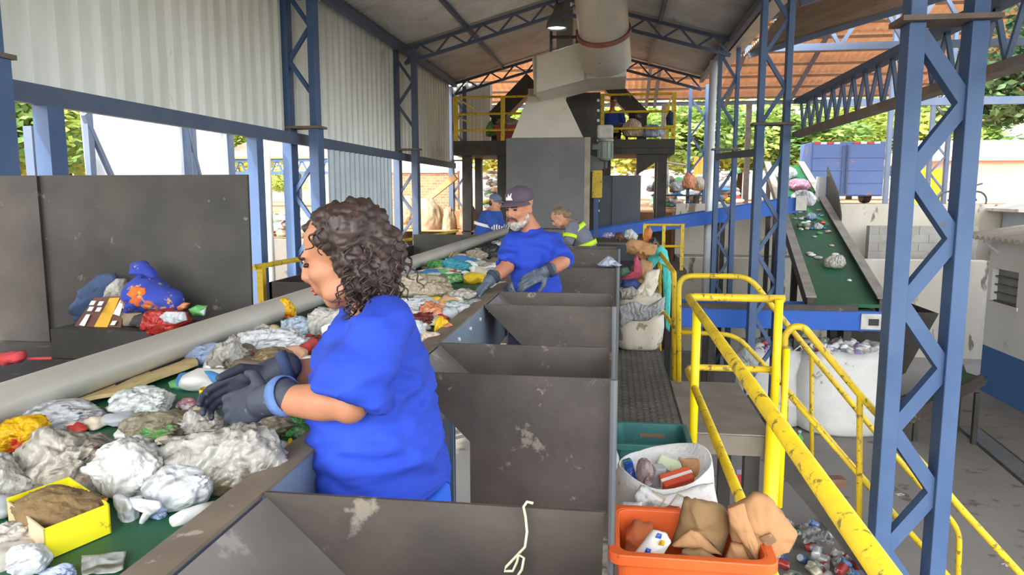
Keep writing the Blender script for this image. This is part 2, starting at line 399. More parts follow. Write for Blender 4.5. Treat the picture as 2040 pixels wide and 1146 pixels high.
def hopper(y0, y1, lab, xr=-.005):
    g = 'steel sorting hoppers beside the belt'
    t = thing('sorting_hopper', (-.3, (y0 + y1) / 2, 0), lab, 'hopper', g)
    prof = [(-.645, 1.045), (-.645, 1.06), (xr, 1.06), (xr, 0), (-.44, 0), (-.44, .84), (-.60, 1.0)]
    MB().prism([(x, y0, z) for x, z in prof], (0, .008, 0)).build('front_wall', STEEL, t)
    MB().prism([(x, y1, z) for x, z in prof], (0, .008, 0)).build('rear_wall', STEEL, t)
    MB().box((xr - .004, y0 + .009, 0), (xr + .004, y1 - .001, 1.06)).build('side_wall', STEEL, t)
    MB().prism([(-.64, y0 + .009, 1.052), (-.44, y0 + .009, .86), (-.44, y0 + .009, .85), (-.645, y0 + .009, 1.043)], (0, y1 - y0 - .01, 0)).build('slide_plate', mat('slide_steel', '#77716a', '#857f77', '#9b968d', scale=4, spot_scale=8, spot_cut=.62, rough=.5, metal=.3), t)
    MB().box((-.44, y0 + .009, 0), (-.434, y1 - .001, .85)).build('inner_wall', STEELD, t)
    MB().tube([(xr + .012, y0 - .05, .02), (xr + .012, y0 - .05, 1.07)], .012, 8).build('edge_post', STEELG, t)
    return t
hopper(.72, 1.235, 'nearest steel hopper in the foreground, string hanging over its edge')
hopper(2.18, 2.63, 'steel hopper directly behind the curly-haired woman')
hopper(3.6, 4.08, 'steel hopper between the curly-haired woman and the bearded man')
hopper(5.49, 5.95, 'steel hopper right behind the bearded man with a white bag in it', .02)
hopper(7.35, 7.8, 'farthest steel hopper next to the bent worker in grey', .04)
# string over the nearest hopper
pts = [(1062, 1003), (1050, 1000), (1043, 1010), (1047, 1030), (1050, 1060), (1046, 1090), (1032, 1105), (1008, 1130), (1005, 1138), (1022, 1138), (1030, 1120), (1034, 1106), (1044, 1112), (1040, 1135), (1030, 1150)]
tag(MB().tube([at(x, y, Y=1.222 - .002 * i) for i, (x, y) in enumerate(pts)], .0026, 6).build('string', ROPE, org=at(1050, 1005, Y=1.22), smooth=True), 'knotted pale string hanging over the edge of the nearest hopper', 'string')
# left side: screen plate, chute deck and tray, trough
t = thing('steel_screen', (-2.6, 3.6, GZ), 'tall dark steel plate standing behind the clothes heap on the left', 'steel plate')
a = at(492, 348, Y=3.6); b = at(500, 600, Y=3.6)
MB().prism([(-3.5, 3.6, .55), (b.x, 3.6, .55), (a.x, 3.6, a.z), (-3.5, 3.6, a.z)], (0, .02, 0)).build('plate', STEELD, t)
MB().bar((-3.3, 3.66, GZ), (-3.3, 3.66, 1.6), .08, .08).build('leg', BLUED, t)
MB().bar((-2.0, 3.66, GZ), (-2.0, 3.66, .9), .06, .06).build('leg', BLUED, t)
MB().box((-3.5, 3.582, .80), (at(84, 500, Y=3.58).x, 3.598, a.z - .004)).build('side_plate', STEELD, t)
t = thing('discharge_chute', (-2.4, 2, GZ), 'flat dark steel chute deck with a raised tray left of the belt rail', 'chute')
l = at(100, 656, Y=3.24); dk = at(100, 713, Y=3.24).z
MB().box((-3.4, .2, dk - .02), (-1.63, 3.58, dk)).build('deck', STEEL, t)
MB().box((l.x, 3.24, dk + .001), (-1.63, 3.59, l.z)).build('tray', STEELD, t)
for x, y in ((-3.2, .4), (-1.7, .4), (-3.2, 3.0), (-1.7, 3.0)): MB().box((x - .04, y - .04, GZ), (x + .04, y + .04, dk - .02)).build('leg', BLUED, t)
MB().box((-3.4, .2, dk), (-3.38, 3.2, 1.5)).build('side_plate', STEELD, t)
t = thing('collection_trough', (-2.0, 7, GZ), 'dark steel trough along the left of the belt behind the woman', 'trough')
MB().box((-2.55, 5.1, .3), (-2.53, 9.5, .96)).build('outer_wall', STEELD, t)
MB().box((-1.66, 5.1, .3), (-1.64, 9.5, .96)).build('inner_wall', STEELD, t)
MB().box((-2.55, 5.1, .3), (-1.64, 5.12, .96)).build('end_wall', STEELD, t)
MB().box((-2.53, 9.0, .5), (-1.66, 9.02, 1.1)).build('end_wall', STEELD, t)
MB().box((-2.55, 5.1, .28), (-1.64, 9.5, .3)).build('bottom_plate', STEELD, t)
for x, y in ((-2.5, 5.2), (-1.7, 5.2), (-2.5, 9.3), (-1.7, 9.3)): MB().box((x - .04, y - .04, GZ), (x + .04, y + .04, .28)).build('leg', BLUED, t)
# yellow guard rail with tape behind the left side
t = thing('left_guard_rail', (-2.75, 9, GZ), 'low yellow guard rail behind the left side of the belt', 'railing')
p0, p1 = at(505, 533, X=-2.75), at(912, 460, X=-2.75)
MB().tube([p0, p1], .022, 8).build('top_rail', YEL, t)
for px in (790, 853, 905):
    p = at(px, 480, X=-2.75); MB().box((-2.775, p.y - .03, GZ), (-2.725, p.y + .03, p.z)).build('post', YEL, t)
p = at(520, 530, X=-2.75); MB().box((-2.775, p.y - .03, GZ), (-2.725, p.y + .03, p.z)).build('post', YEL, t)

# ================================================================ central machine
t = thing('shredder_tower', (-1.27, 14.7, GZ), 'tall grey machine housing with a white tapered hood in the centre', 'machine')
P = lambda x, y, Y: at(x, y, Y=Y)
a = P(1008, 275, 13.5); b = P(1165, 275, 13.5)
MB().box((a.x, 13.5, GZ), (b.x, 15.2, a.z)).build('housing', STEELG, t, bevel=.01)
MB().box((a.x + .02, 13.488, .95), (b.x - .02, 13.5, .98)).build('seam', STEELD, t)
h0 = [(a.x + .1, 13.52, a.z), (b.x - .04, 13.52, a.z), (b.x - .04, 15, a.z), (a.x + .1, 15, a.z)]
c = P(1052, 192, 13.9); d = P(1122, 192, 13.9)
h1 = [(c.x, 13.9, c.z), (d.x, 13.9, c.z), (d.x, 14.6, c.z), (c.x, 14.6, c.z)]
MB().loft([h0, h1]).build('hood', mat('hood_white', '#d8d5cb', '#cfcbbf', '#b39c86', scale=2, spot_scale=5, spot_cut=.66, rough=.6), t)
h2 = [(p[0], p[1], c.z + .14) for p in h1]
MB().loft([h1, h2]).build('hood_collar', mat('rusty_collar', '#8d7a68', '#a08e7c', scale=6, rough=.7), t)
MB().box((b.x + .0, 13.5, GZ), (b.x + .1, 13.62, a.z)).build('corner_strip', mat('pale_strip', '#a9a494', '#857d6e', scale=5, amt=1, rough=.6), t)
e = P(1128, 185, 15.3); f = P(1196, 185, 15.3)
MB().box((e.x, 15.3, GZ), (f.x, 16.6, e.z)).build('rear_tower', STEELD, t)
for i in range(12):
    q = P(1192, 200 + 20 * i, 15.28)
    MB().lathe([(0, 0), (.03, 0), (.03, .02), (0, .02)], (q.x, 15.28, q.z), 8, 'y').build('bolt', GALV, t)
# dust duct
t = thing('dust_duct', (-.4, 12.9, 3.4), 'big pale exhaust duct rising from the machine to the roof', 'duct')
poly = [P(x, y, 12.7) for x, y in ((1060, 116), (1168, 80), (1248, 75), (1248, 152), (1172, 157), (1064, 186))]
MB().prism(poly, (0, 1.5, 0)).build('plenum_box', DUCT, t, bevel=.01)
for x in (1066, 1166):
    q0 = P(x, 112 if x < 1100 else 76, 12.68); q1 = P(x, 188 if x < 1100 else 158, 12.68)
    MB().bar(q0, q1, .04, .04, (0, 1, 0)).build('flange', mat('flange_grey', '#8a877c', '#9b978a', scale=5), t)
pa, pb, pc = P(1209, 128, 12.45), P(1197, 0, 11.75), P(1190, -80, 11.25)
MB().tube([pa, pb, pc], .40, 32).build('round_pipe', DUCT, t, smooth=True)
dd = (pb - pa).normalized(); m0 = pa.lerp(pb, .52)
MB().tube([m0 - dd * .035, m0 + dd * .035], .435, 32).build('pipe_flange', mat('red_oxide', '#8a5a4c', '#7a5145', scale=6, rough=.6), t, smooth=False)
q0, q1 = P(1125, 110, 14.5), P(1125, -20, 14.5)
MB().tube([q0, q1], .16, 16).build('side_pipe', mat('side_pipe', '#85837c', '#75736c', scale=4), t, smooth=True)
for x in (1098, 1150): MB().bar(P(x, 105, 14.0), P(x, 60, 14.0), .05, .05).build('bracket', STEELD, t)
MB().bar(P(1098, 74, 14.0), P(1165, 74, 14.0), .05, .05).build('bracket', STEELD, t)
# lamp
q = P(1109, 58, 13.2)
t = thing('pendant_lamp', q, 'lit bell-shaped pendant lamp under the ridge left of the duct', 'lamp')
MB().lathe([(.03, .42), (.05, .40), (.06, .3), (.17, .12), (.19, .02), (.18, .0), (.16, .1), (.05, .27), (0, .28)], q, 24).build('lamp_shade', STEELG, t, smooth=True)
em = bpy.data.materials.new('lamp_glow'); em.use_nodes = True
em.node_tree.nodes['Principled BSDF'].inputs['Emission Color'].default_value = (1, .97, .9, 1)
em.node_tree.nodes['Principled BSDF'].inputs['Emission Strength'].default_value = 12
MB().lathe([(0, .01), (.155, .03), (.155, .045), (0, .05)], q, 20).build('bulb_lens', em, t)
MB().tube([(q.x, q.y, q.z + .4), (q.x, q.y, ridge_z(q.x) - .02)], .02, 8).build('stem', STEELD, t)
# upper platform
t = thing('upper_platform', (-1.1, 17, 2.45), 'dark upper platform with yellow railings behind the machine', 'platform')
x0, x1 = -3.55, 1.24
MB().box((x0, 16, 2.45), (x1, 18.1, 2.76)).build('deck', STEELD, t)
MB().box((x0 + .02, 15.97, 2.58), (x1 - .02, 16.0, 2.63)).build('fascia_rib', STEELD, t)
for x in (-3.3, -2.5, -.2, 1.0):
    MB().box((x - .1, 16.2, GZ), (x + .1, 16.4, 2.45)).build('support_post', STEELD, t)
    MB().box((x - .08, 17.6, GZ), (x + .08, 17.8, 2.45)).build('support_post', STEELD, t)
MB().prism([(1.1, 16.1, 2.45), (.45, 16.1, 2.45), (.45, 16.1, 2.0)], (0, .1, 0)).build('bracket', STEELD, t)
MB().box((-.35, 16.05, GZ), (.55, 16.15, 2.0)).build('side_panel', mat('slate_panel', '#4c5560', '#555d66', '#6b6258', scale=2, spot_scale=4, spot_cut=.66, rough=.5), t)
MB().box((-.05, 16.0, .4), (-.03, 16.05, 2.0)).build('panel_rib', STEELG, t)
def rails(xa, xb, posts, y=16.04):
    for z in (3.70, 3.34, 2.99): MB().tube([(xa, y, z), (xb, y, z)], .025, 8).build('rail', YEL, t)
    for x in posts: MB().box((x - .045, y - .03, 2.5), (x + .045, y + .03, 3.72)).build('rail_post', YEL, t)
rails(-3.52, -1.9, (-3.50, -2.45))
rails(-.33, 1.24, (-.3, 1.2))
for x, y in ((-2.9, 17.9), (1.2, 17.9)): MB().box((x - .04, y - .03, 2.7), (x + .04, y + .03, 3.72)).build('rail_post', YEL, t)
for z in (3.7, 3.3): MB().tube([(-3.5, 16.05, z), (-3.5, 18.0, z)], .02, 8).build('rail', YEL, t); MB().tube([(1.2, 16.05, z), (1.2, 18.0, z)], .02, 8).build('rail', YEL, t)
# inclined dark chutes behind the hood
t = thing('inclined_chute', (-1.9, 16.9, 2.76), 'dark sloping chute left of the white hood', 'chute')
MB().bar(P(985, 240, 16.9), P(1062, 160, 16.9), .5, .34).build('chute_body', STEELD, t)
MB().box((P(983, 240, 16.9).x - .02, 16.7, 2.77), (P(1000, 240, 16.9).x, 17.1, P(985, 238, 16.9).z)).build('chute_leg', STEELD, t)
t = thing('inclined_chute', (.6, 16.9, 2.76), 'dark sloping chute right of the duct above the seated worker', 'chute')
MB().bar(P(1205, 160, 17.2), P(1282, 238, 17.2), .5, .34).build('chute_body', STEELD, t)
MB().box((P(1269, 240, 17.2).x, 17.0, 2.77), (P(1288, 240, 17.2).x, 17.4, P(1280, 232, 17.2).z)).build('chute_leg', STEELD, t)
# motor on the tower side
q = P(1206, 320, 14.2)
t = thing('gear_motor', q, 'grey-green motor with pale gearbox on the right of the machine', 'motor')
MB().lathe([(0, 0), (.1, 0), (.13, .04), (.13, .34), (.15, .36), (.15, .40), (0, .40)], q, 20).build('motor_body', mat('motor_green', '#8a958c', '#7d887f', scale=5, rough=.5), t, smooth=False)
MB().box((q.x - .16, q.y - .16, q.z + .40), (q.x + .14, q.y + .16, q.z + .66)).build('gearbox', mat('gearbox_grey', '#c3c2b6', '#a9a89c', scale=6, rough=.6), t, bevel=.04)
for i in range(10):
    an = 2 * pi * i / 10
    MB().obox(q + V((math.cos(an) * .135, math.sin(an) * .135, .19)), (.03, .008, .28), Matrix.Rotation(an, 3, 'Z')).build('cooling_fin', MATS['motor_green'], t)
MB().tube([q + V((0, -.02, .02)), q + V((-.02, -.06, -.2)), q + V((-.2, -.08, -.5)), q + V((-.25, -.05, -1))], .015, 6).build('cable', STEELD, t)
MB().box((q.x - .25, q.y - .1, q.z + .2), (q.x - .12, q.y + .3, q.z + .3)).build('mount', STEELG, t)
q = P(1190, 365, 14.0)
t = thing('switch_box', q, 'narrow yellow box on the machine below the motor', 'box')
MB().box((q.x - .1, 13.95, q.z - .28), (q.x + .09, 14.12, q.z + .24)).build('casing', YEL, t, bevel=.01)
MB().box((q.x - .06, 14.0, GZ), (q.x + .03, 14.06, q.z - .28)).build('stand_post', BLUE, t)
MB().prism([P(1165, 305, 14.25), P(1210, 320, 14.25), P(1210, 335, 14.25), P(1165, 345, 14.25)], (0, .2, 0)).build('bracket', STEELG, t)
# ================================================================ railings and stairs on the right
t = thing('walkway_railing', (.5, 3, 0), 'scuffed yellow guard rail along the walkway edge, coming toward the camera', 'railing')
yr = 4.95
MB().tube(rounded([(1.12, yr, .93), (.5, yr, .93), (.5, .6, .93)], .05), .026, 12).build('top_rail', YEL, t, smooth=True)
MB().tube(rounded([(1.08, yr, .45), (.5, yr, .45), (.5, .6, .45)], .12), .022, 12).build('mid_rail', YEL, t, smooth=True)
for x, y in ((.5, 4.42), (.5, .8)): MB().tube([(x, y, 0), (x, y, .93)], .026, 12).build('post', YELB, t, smooth=True)
t = thing('newel_post', (1.09, 4.9, GZ), 'thick bright yellow post at the landing corner where the stairs begin', 'post')
MB().tube([(1.075, 4.88, GZ), (1.075, 4.88, .1)], .05, 16).build('lower_tube', YELB, t, smooth=True)
MB().tube([(1.075, 4.9, .1), (1.075, 4.9, .93)], .028, 12).build('upper_tube', YELB, t, smooth=True)
MB().tube([(1.145, 4.93, -.5), (1.145, 4.93, .60)], .022, 12).build('side_tube', YELB, t, smooth=True)
def px(pts): return [at(x, y, Y=Y) for x, y, Y in pts]
yf, yn = 6.2, 5.06
t = thing('stair_railing', (2, yf, GZ), 'yellow stair railing on the far side of the stairs', 'railing')
r1 = px([(1352, 760, yf), (1352, 549, yf), (1493, 551, yf), (1530, 600, yf), (1755, 875, yf), (1912, 1056, yf), (1905, 1240, yf)])
MB().tube(rounded(r1, .12), .023, 12).build('top_rail', YEL, t, smooth=True)
MB().tube(rounded(px([(1352, 662, yf), (1466, 667, yf), (1563, 770, yf), (1710, 941, yf), (1905, 1165, yf)]), .12), .02, 12).build('mid_rail', YEL, t, smooth=True)
q = px([(1617, 706, yf), (1617, 940, yf)]); MB().tube(q, .018, 10).build('post', YEL, t, smooth=True)
t = thing('stair_railing', (2, yn, GZ), 'yellow stair railing on the near side, descending behind the big blue column', 'railing')
MB().tube(rounded(px([(1563, 860, yn), (1563, 668, yn), (1580, 650, yn), (1602, 652, yn), (1714, 788, yn), (1860, 949, yn), (1912, 1011, yn), (2060, 1173, yn), (2055, 1300, yn)]), .08), .024, 12).build('top_rail', YEL, t, smooth=True)
MB().tube(px([(1575, 790, yn + .02), (1712, 948, yn + .02), (2050, 1330, yn + .02)]), .018, 12).build('mid_rail', YEL, t, smooth=True)
q = px([(1713, 790, yn), (1711, 1058, yn)]); MB().tube(q, .021, 10).build('post', YEL, t, smooth=True)
t = thing('steel_stairs', (1.9, 5.6, GZ), 'narrow dark steel stairs going down from the landing between yellow rails', 'stairs')
sa = V((1.09, 0, -.13)); sl = 1.18; n = 8
for y in (5.1, 6.16):
    MB().bar((1.09, y, -.1), (1.09 + 1.66 / sl, y, GZ + .05), .02, .15).build('stringer', STEELD, t)
for i in range(1, n):
    z = -.02 + GZ * i / n; x = 1.09 - (z + .1) / sl
    MB().box((x - .08, 5.12, z - .015), (x + .12, 6.14, z)).build('tread', STEELD, t)
t = thing('far_walkway_railing', (.5, 8, 0), 'yellow railing beyond the landing beside the big white sack', 'railing')
MB().tube(rounded([at(1343, 760, Y=6.35), at(1343, 544, Y=6.35), at(1314, 503, Y=8.3), at(1314, 700, Y=8.3)], .06), .022, 10).build('top_rail', YEL, t, smooth=True)
MB().tube([at(1342, 650, Y=6.36), at(1314, 610, Y=8.3)], .018, 10).build('mid_rail', YEL, t, smooth=True)
# small far platform railing
t = thing('back_platform', (.8, 11.5, GZ), 'small back platform with a light yellow railing behind the sacks', 'platform')
a = at(1282, 448, Y=11.5); b = at(1364, 448, Y=11.5)
for z in (a.z, a.z - .33): MB().tube([(a.x, 11.5, z), (b.x, 11.5, z)], .02, 8).build('rail', YEL, t)
for x in (a.x + .02, (a.x + b.x) / 2, b.x - .03): MB().box((x - .025, 11.48, a.z - .7), (x + .025, 11.52, a.z)).build('post', YEL, t)
MB().box((a.x - .6, 11.45, a.z - .85), (b.x + .05, 13, a.z - .7)).build('deck', STEELD, t)
for x in (a.x - .4, b.x - .1):
    for y in (11.6, 12.8): MB().box((x - .06, y - .06, GZ), (x + .06, y + .06, a.z - .85)).build('leg', STEELD, t)
# ================================================================ blue and green conveyors on the right
t = thing('transfer_conveyor', (2.4, 10.9, GZ), 'long level blue conveyor passing behind the stair railings', 'conveyor')
a = at(1352, 607, Y=10.75); b = at(1768, 619, Y=10.75); c = at(1768, 661, Y=10.75)
x0, x1, z0, z1 = a.x, b.x, c.z, b.z
MB().box((x0, 10.75, z0), (x1, 10.79, z1 - .02)).build('side_panel', CBLUE, t, bevel=.006)
MB().box((x0, 11.6, z0), (x1, 11.64, z1 - .02)).build('side_panel', CBLUE, t)
MB().box((x0, 10.79, z1 - .1), (x1, 11.6, z1 - .08)).build('belt', BELT, t)
MB().box((x0, 10.72, z1 - .02), (x1 - .4, 10.80, z1 + .06)).build('top_lip', STEEL, t)
MB().box((x1 - .35, 10.72, z0 + .03), (x1 - .05, 10.745, z1 - .05)).build('bearing_plate', mat('bearing_plate', '#cfcfc8', '#b9b9b0', scale=5), t)
MB().box((x1 - .25, 10.70, z0 + .09), (x1 - .12, 10.72, z1 - .12)).build('bearing_block', STEELD, t)
for x in (x0 + .5, x0 + 1.7, x1 - .5):
    for y in (10.85, 11.5): MB().box((x - .05, y - .05, GZ), (x + .05, y + .05, z0)).build('leg', STEELD, t)
t = thing('green_conveyor', (3.9, 14, GZ), 'steep green belt conveyor climbing to the back right', 'conveyor')
lo_l, lo_r = at(1622, 606, Y=11.3), at(1752, 606, Y=11.3)
hi_l, hi_r = at(1532, 330, Y=20.5), at(1592, 330, Y=20.5)
hi_l.z = hi_r.z = (hi_l.z + hi_r.z) / 2; lo_l.z = lo_r.z = (lo_l.z + lo_r.z) / 2
MB().prism([lo_l, lo_r, hi_r, hi_l], (0, 0, -.05)).build('belt', BELT, t)
dz = V((0, 0, .28))
for p, q, s in ((lo_l, hi_l, -1), (lo_r, hi_r, 1)):
    e = V((s * .1, 0, 0))
    MB().prism([p - dz * .6, q - dz * .6, q + dz * .3, p + dz * .3], e).build('side_wall', STEEL, t)
    MB().prism([p + dz * .31 + e * -.3, q + dz * .31 + e * -.3, q + dz * .31 + e * 1.2, p + dz * .31 + e * 1.2], (0, 0, .02)).build('top_edge', mat('edge_grey', '#9c968a', '#8a8478', scale=4), t)
for k in (.25, .6, .95):
    for p, q, s in ((lo_l, hi_l, -1), (lo_r, hi_r, 1)):
        m = p.lerp(q, k)
        MB().box((m.x + s * .03 - .05, m.y - .05, GZ if m.y < 16 else .2 if m.y < 17.4 else 1.2), (m.x + s * .03 + .05, m.y + .05, m.z - .16)).build('leg', STEELD, t)
m = lo_r.lerp(hi_r, .42); m2 = lo_r.lerp(hi_r, .62)
MB().prism([m + V((.12, 0, -.1)), m2 + V((.12, 0, -.1)), m2 + V((.12, 0, .75)), m.lerp(m2, .25) + V((.12, 0, .55)), m + V((.12, 0, .2))], (.02, 0, 0)).build('guard_plate', STEEL, t)
t = thing('feed_conveyor', (2.2, 14.6, GZ), 'inclined bright blue conveyor dropping rubbish onto the green belt', 'conveyor')
a0, a1, b0, b1 = at(1190, 462, Y=14.6), at(1190, 482, Y=14.6), at(1596, 392, Y=14.9), at(1590, 423, Y=14.9)
a0.x -= .3; a1.x -= .3
MB().prism([a1, b1, b0, a0], (0, .05, 0)).build('side_panel', CBLUE, t)
MB().prism([a1 + V((0, .8, 0)), b1 + V((0, .8, 0)), b0 + V((0, .8, 0)), a0 + V((0, .8, 0))], (0, .05, 0)).build('side_panel', CBLUE, t)
MB().prism([a0 + V((0, .05, -.08)), b0 + V((0, .05, -.08)), b0 + V((0, .8, -.08)), a0 + V((0, .8, -.08))], (0, 0, -.02)).build('belt', BELT, t)
q = at(1600, 405, Y=14.85)
MB().box((q.x - .14, 14.82, q.z - .14), (q.x + .06, 14.86, q.z + .14)).build('bearing_plate', MATS['bearing_plate'], t)
for px_ in (1290, 1440, 1545):
    for yy in (14.68, 15.4):
        q = at(px_, 440, Y=14.7); f = (px_ - 1190) / 400
        MB().box((q.x - .04, yy - .04, GZ), (q.x + .04, yy + .04, a1.z + (b1.z - a1.z) * f + .02)).build('leg', STEELD, t)
q = at(1636, 382, Y=17.0)
tag(MB().box((q.x - .07, 16.95, 1.39), (q.x + .07, 17.2, at(1636, 352, Y=17).z)).build('white_post', mat('white_paint', '#dfe2e4', '#cfd3d6', scale=3), org=(q.x, 17.1, 1.39)), 'short white post on the wall between green conveyor and truck container', 'post')
# dumpster hopper under the right end
t = thing('waste_skip', (4.5, 11.8, GZ), 'dark open waste skip under the right end of the level blue conveyor', 'skip')
A, B = at(1695, 660, Y=11.4), at(1862, 622, Y=11.4)
zt = B.z; xa, xb = A.x, B.x
top = [(xa, 11.3, zt), (xb, 11.3, zt), (xb, 12.6, zt), (xa, 12.6, zt)]
bot = [(xa, 11.45, zt - .95), (xb - .35, 11.45, zt - .95), (xb - .35, 12.5, zt - .95), (xa, 12.5, zt - .95)]
for i, nm in enumerate(('front_wall', 'side_wall', 'rear_wall', 'side_wall')):
    j = (i + 1) % 4
    MB().add([top[i], top[j], bot[j], bot[i]], [(0, 1, 2, 3)]).build(nm, STEELD, t, solid=.02)
MB().add(bot, [(0, 1, 2, 3)]).build('bottom_plate', STEELD, t, solid=.02)
for x in (xa + .2, xb - .6):
    for y in (11.6, 12.3): MB().box((x - .05, y - .05, GZ), (x + .05, y + .05, zt - .95)).build('leg', STEELD, t)
t = thing('small_conveyor', (4.3, 10.4, GZ), 'little green discharge conveyor on the ground behind the big right column', 'conveyor')
p, q = at(1810, 800, Y=10.6), at(1890, 745, Y=11.2)
MB().bar((p.x - .1, 10.6, -1.45), (q.x + .2, 10.9, -.95), .5, .04).build('belt', BELT, t)
for s in (-.28, .28): MB().bar((p.x - .1, 10.6 + s, -1.45), (q.x + .2, 10.9 + s, -.93), .04, .16).build('side_wall', STEEL, t)
for x, z in ((p.x + .05, -1.45), (q.x + .05, -1.08)):
    for s in (-.26, .26): MB().box((x - .03, 10.7 + s - .03, GZ), (x + .03, 10.7 + s + .03, z)).build('leg', STEELD, t)
# ================================================================ truck container
t = thing('truck_container', (8, 31, 1.2), 'rusty blue truck box with double rear doors parked on the upper terrace', 'container')
a = at(1617, 283, Y=31); b = at(1766, 283, Y=31); base = 1.2; hz = a.z
CONT = mat('rusty_container_blue', '#48649a', '#526c9a', '#8a6a58', scale=.8, amt=1, spot_scale=1.6, spot_cut=.62, rough=.6)
MB().box((a.x, 31.06, base + .3), (b.x, 32.8, hz)).build('body', CONT, t, bevel=.03)
mx = (a.x + b.x) / 2 - .1
for xs, xe in ((a.x + .08, mx - .05), (mx + .05, b.x - .08)):
    d = MB().box((xs, 31.0, base + .35), (xe, 31.055, hz - .1)).build('door', CONT, t)
    for k in range(1, 4):
        z = base + .35 + (hz - base - .45) * k / 4
        MB().box((xs, 30.96, z - .04), (xe, 31.0, z + .04)).build('rib', CONT, d)
for x in (mx - .1, mx + .1): MB().tube([(x, 30.95, base + .4), (x, 30.95, hz - .15)], .03, 8).build('lock_rod', BLUED, t)
k = 10
for i in range(k):
    x = a.x + .1 + (b.x - a.x - .3) * i / k
    if i not in (4, 5): MB().box((x, 30.97, hz - .09), (x + .22, 30.995, hz - .01)).build('reflector', mat('red_reflector', '#c03a35') if i % 2 == 0 else mat('white_reflector', '#e8e4e0'), t)
for x in (a.x + .4, b.x - .4): MB().lathe([(0, -.15), (.42, -.15), (.45, 0), (.42, .15), (0, .15)], (x, 31.9, base + .45), 18, 'x').build('wheel', STEELD, t)
# ================================================================ white house on the right
t = thing('white_house', (7.5, 9, GZ), 'white house with blue lower wall on the right edge', 'house')
hx = 6.4; y0, y1 = 5.0, at(1951, 765, X=6.4).y; bz = at(1985, 697, X=6.4).z; ez = at(1962, 476, X=6.05).z
HB = mat('house_blue', '#3f6fa6', '#4a78aa', '#6b7f96', scale=1, spot_scale=2, spot_cut=.64, rough=.8)
HW = mat('house_white', '#e6e6e2', '#dcdcd6', '#b8b4a8', scale=1, spot_scale=2, spot_cut=.66, rough=.85)
MB().box((hx, y0, GZ), (hx + 5, y1, bz)).build('lower_wall', HB, t)
wA, wB = at(1978, 535, X=hx), at(2024, 612, X=hx)
wy0, wy1 = wB.y, wA.y; wz0, wz1 = at(2000, 606, X=hx).z, at(2000, 538, X=hx).z
mb = MB()
mb.box((hx, y0, bz), (hx + .2, wy0, ez - .02)); mb.box((hx, wy1, bz), (hx + .2, y1, ez - .02)); mb.box((hx, wy0, bz), (hx + .2, wy1, wz0)); mb.box((hx, wy0, wz1), (hx + .2, wy1, ez - .02))
mb.box((hx + .2, y1 - .2, bz), (hx + 5, y1, ez - .02)); mb.box((hx + 4.8, y0, bz), (hx + 5, y1 - .2, ez - .02))
mb.build('upper_wall', HW, t)
wn = MB().box((hx + .1, wy0, wz0), (hx + .13, wy1, wz1)).build('window', mat('dusty_glass', '#7b7a70', '#6a6c66', scale=2, rough=.2), t)
for i in range(5):
    z = wz0 + (wz1 - wz0) * i / 4
    MB().box((hx + .05, wy0, z - .015), (hx + .1, wy1, z + .015)).build('window_bar', STEELG, wn)
mb = MB().box((hx - .02, wy0 - .06, wz0 - .06), (hx + .04, wy1 + .06, wz0)).build('window_sill', HW, t)
mb = MB()
n = 90
def fn(u, v): return (hx - .35 + 3.4 * v, y0 - .3 + (y1 - y0 + .7) * u, ez + .55 * v + .035 * math.sin(u * (y1 - y0 + .7) * 2 * pi / .18))
mb.grid(n * 6, 1, fn)
mb.build('roof', mat('fibre_cement', '#b9b2a6', '#cbc5ba', '#8b8478', scale=2, spot_scale=4, spot_cut=.62, rough=.9), t, smooth=True, solid=.015)
MB().tube([(hx - .25, y1 - .3, ez - .05), (hx - .02, y1 - .3, ez - .25)], .03, 8).build('roof_pipe', MATS['white_pipe'], t)
def simple_house(name, x0, x1, y0, y1, zb, zw, rise, lab, mw, mr, over=.4, axis=0):
    t = thing(name, ((x0 + x1) / 2, (y0 + y1) / 2, zb), lab, 'building')
    MB().box((x0, y0, zb), (x1, y1, zw)).build('wall', mw, t)
    xm = (x0 + x1) / 2
    if axis: MB().prism([(x0 - over, y0 - over, zw), (x0 - over, (y0 + y1) / 2, zw + rise), (x0 - over, y1 + over, zw), (x0 - over, y1 + over, zw - .06), (x0 - over, y0 - over, zw - .06)], (x1 - x0 + 2 * over, 0, 0)).build('roof', mr, t)
    else: MB().prism([(x0 - over, y0 - over, zw), (xm, y0 - over, zw + rise), (x1 + over, y0 - over, zw), (x1 + over, y0 - over, zw - .06), (x0 - over, y0 - over, zw - .06)], (0, y1 - y0 + 2 * over, 0)).build('roof', mr, t)
    return t
GREYW = mat('grey_wash_wall', '#b4b8bc', '#a6abb0', '#8b8a84', scale=1, spot_scale=2, spot_cut=.64, rough=.9)
t = simple_house('shed_house', 8.3, 13, 16.2, 17.1, GZ, 1.3, .5, 'grey plastered outbuilding beyond the white house', GREYW, MATS['fibre_cement'], .3)
a = at(1955, 420, Y=16.1)
MB().box((9.0, 16.1, .3), (9.9, 16.2, 1.05)).build('window', mat('dusk_glass', '#8a7a66', rough=.3), t)
PINKW = mat('pink_wall', '#e9d4c4', '#e0c8b6', scale=1, rough=.9)
TILE = mat('clay_tile', '#e6d2bc', '#dcc2a6', '#bc9a7a', scale=3, rough=.85)
simple_house('far_house', at(1880, 330, Y=34).x, at(1880, 330, Y=34).x + 14, 34, 40, 1.2, at(1900, 318, Y=34).z, 1.0, 'pale pink house with clay tile roof far behind on the terrace', PINKW, TILE, .5, 1)
q = at(1850, 365, Y=24)
t = thing('yellow_tank', (q.x, 24, 1.2), 'tall yellow drum behind the big right column', 'drum')
MB().lathe([(0, 0), (.42, 0), (.42, 1.1), (.40, 1.12), (0, 1.12)], (q.x, 24, 1.2), 20).build('barrel', YELB, t, smooth=False)
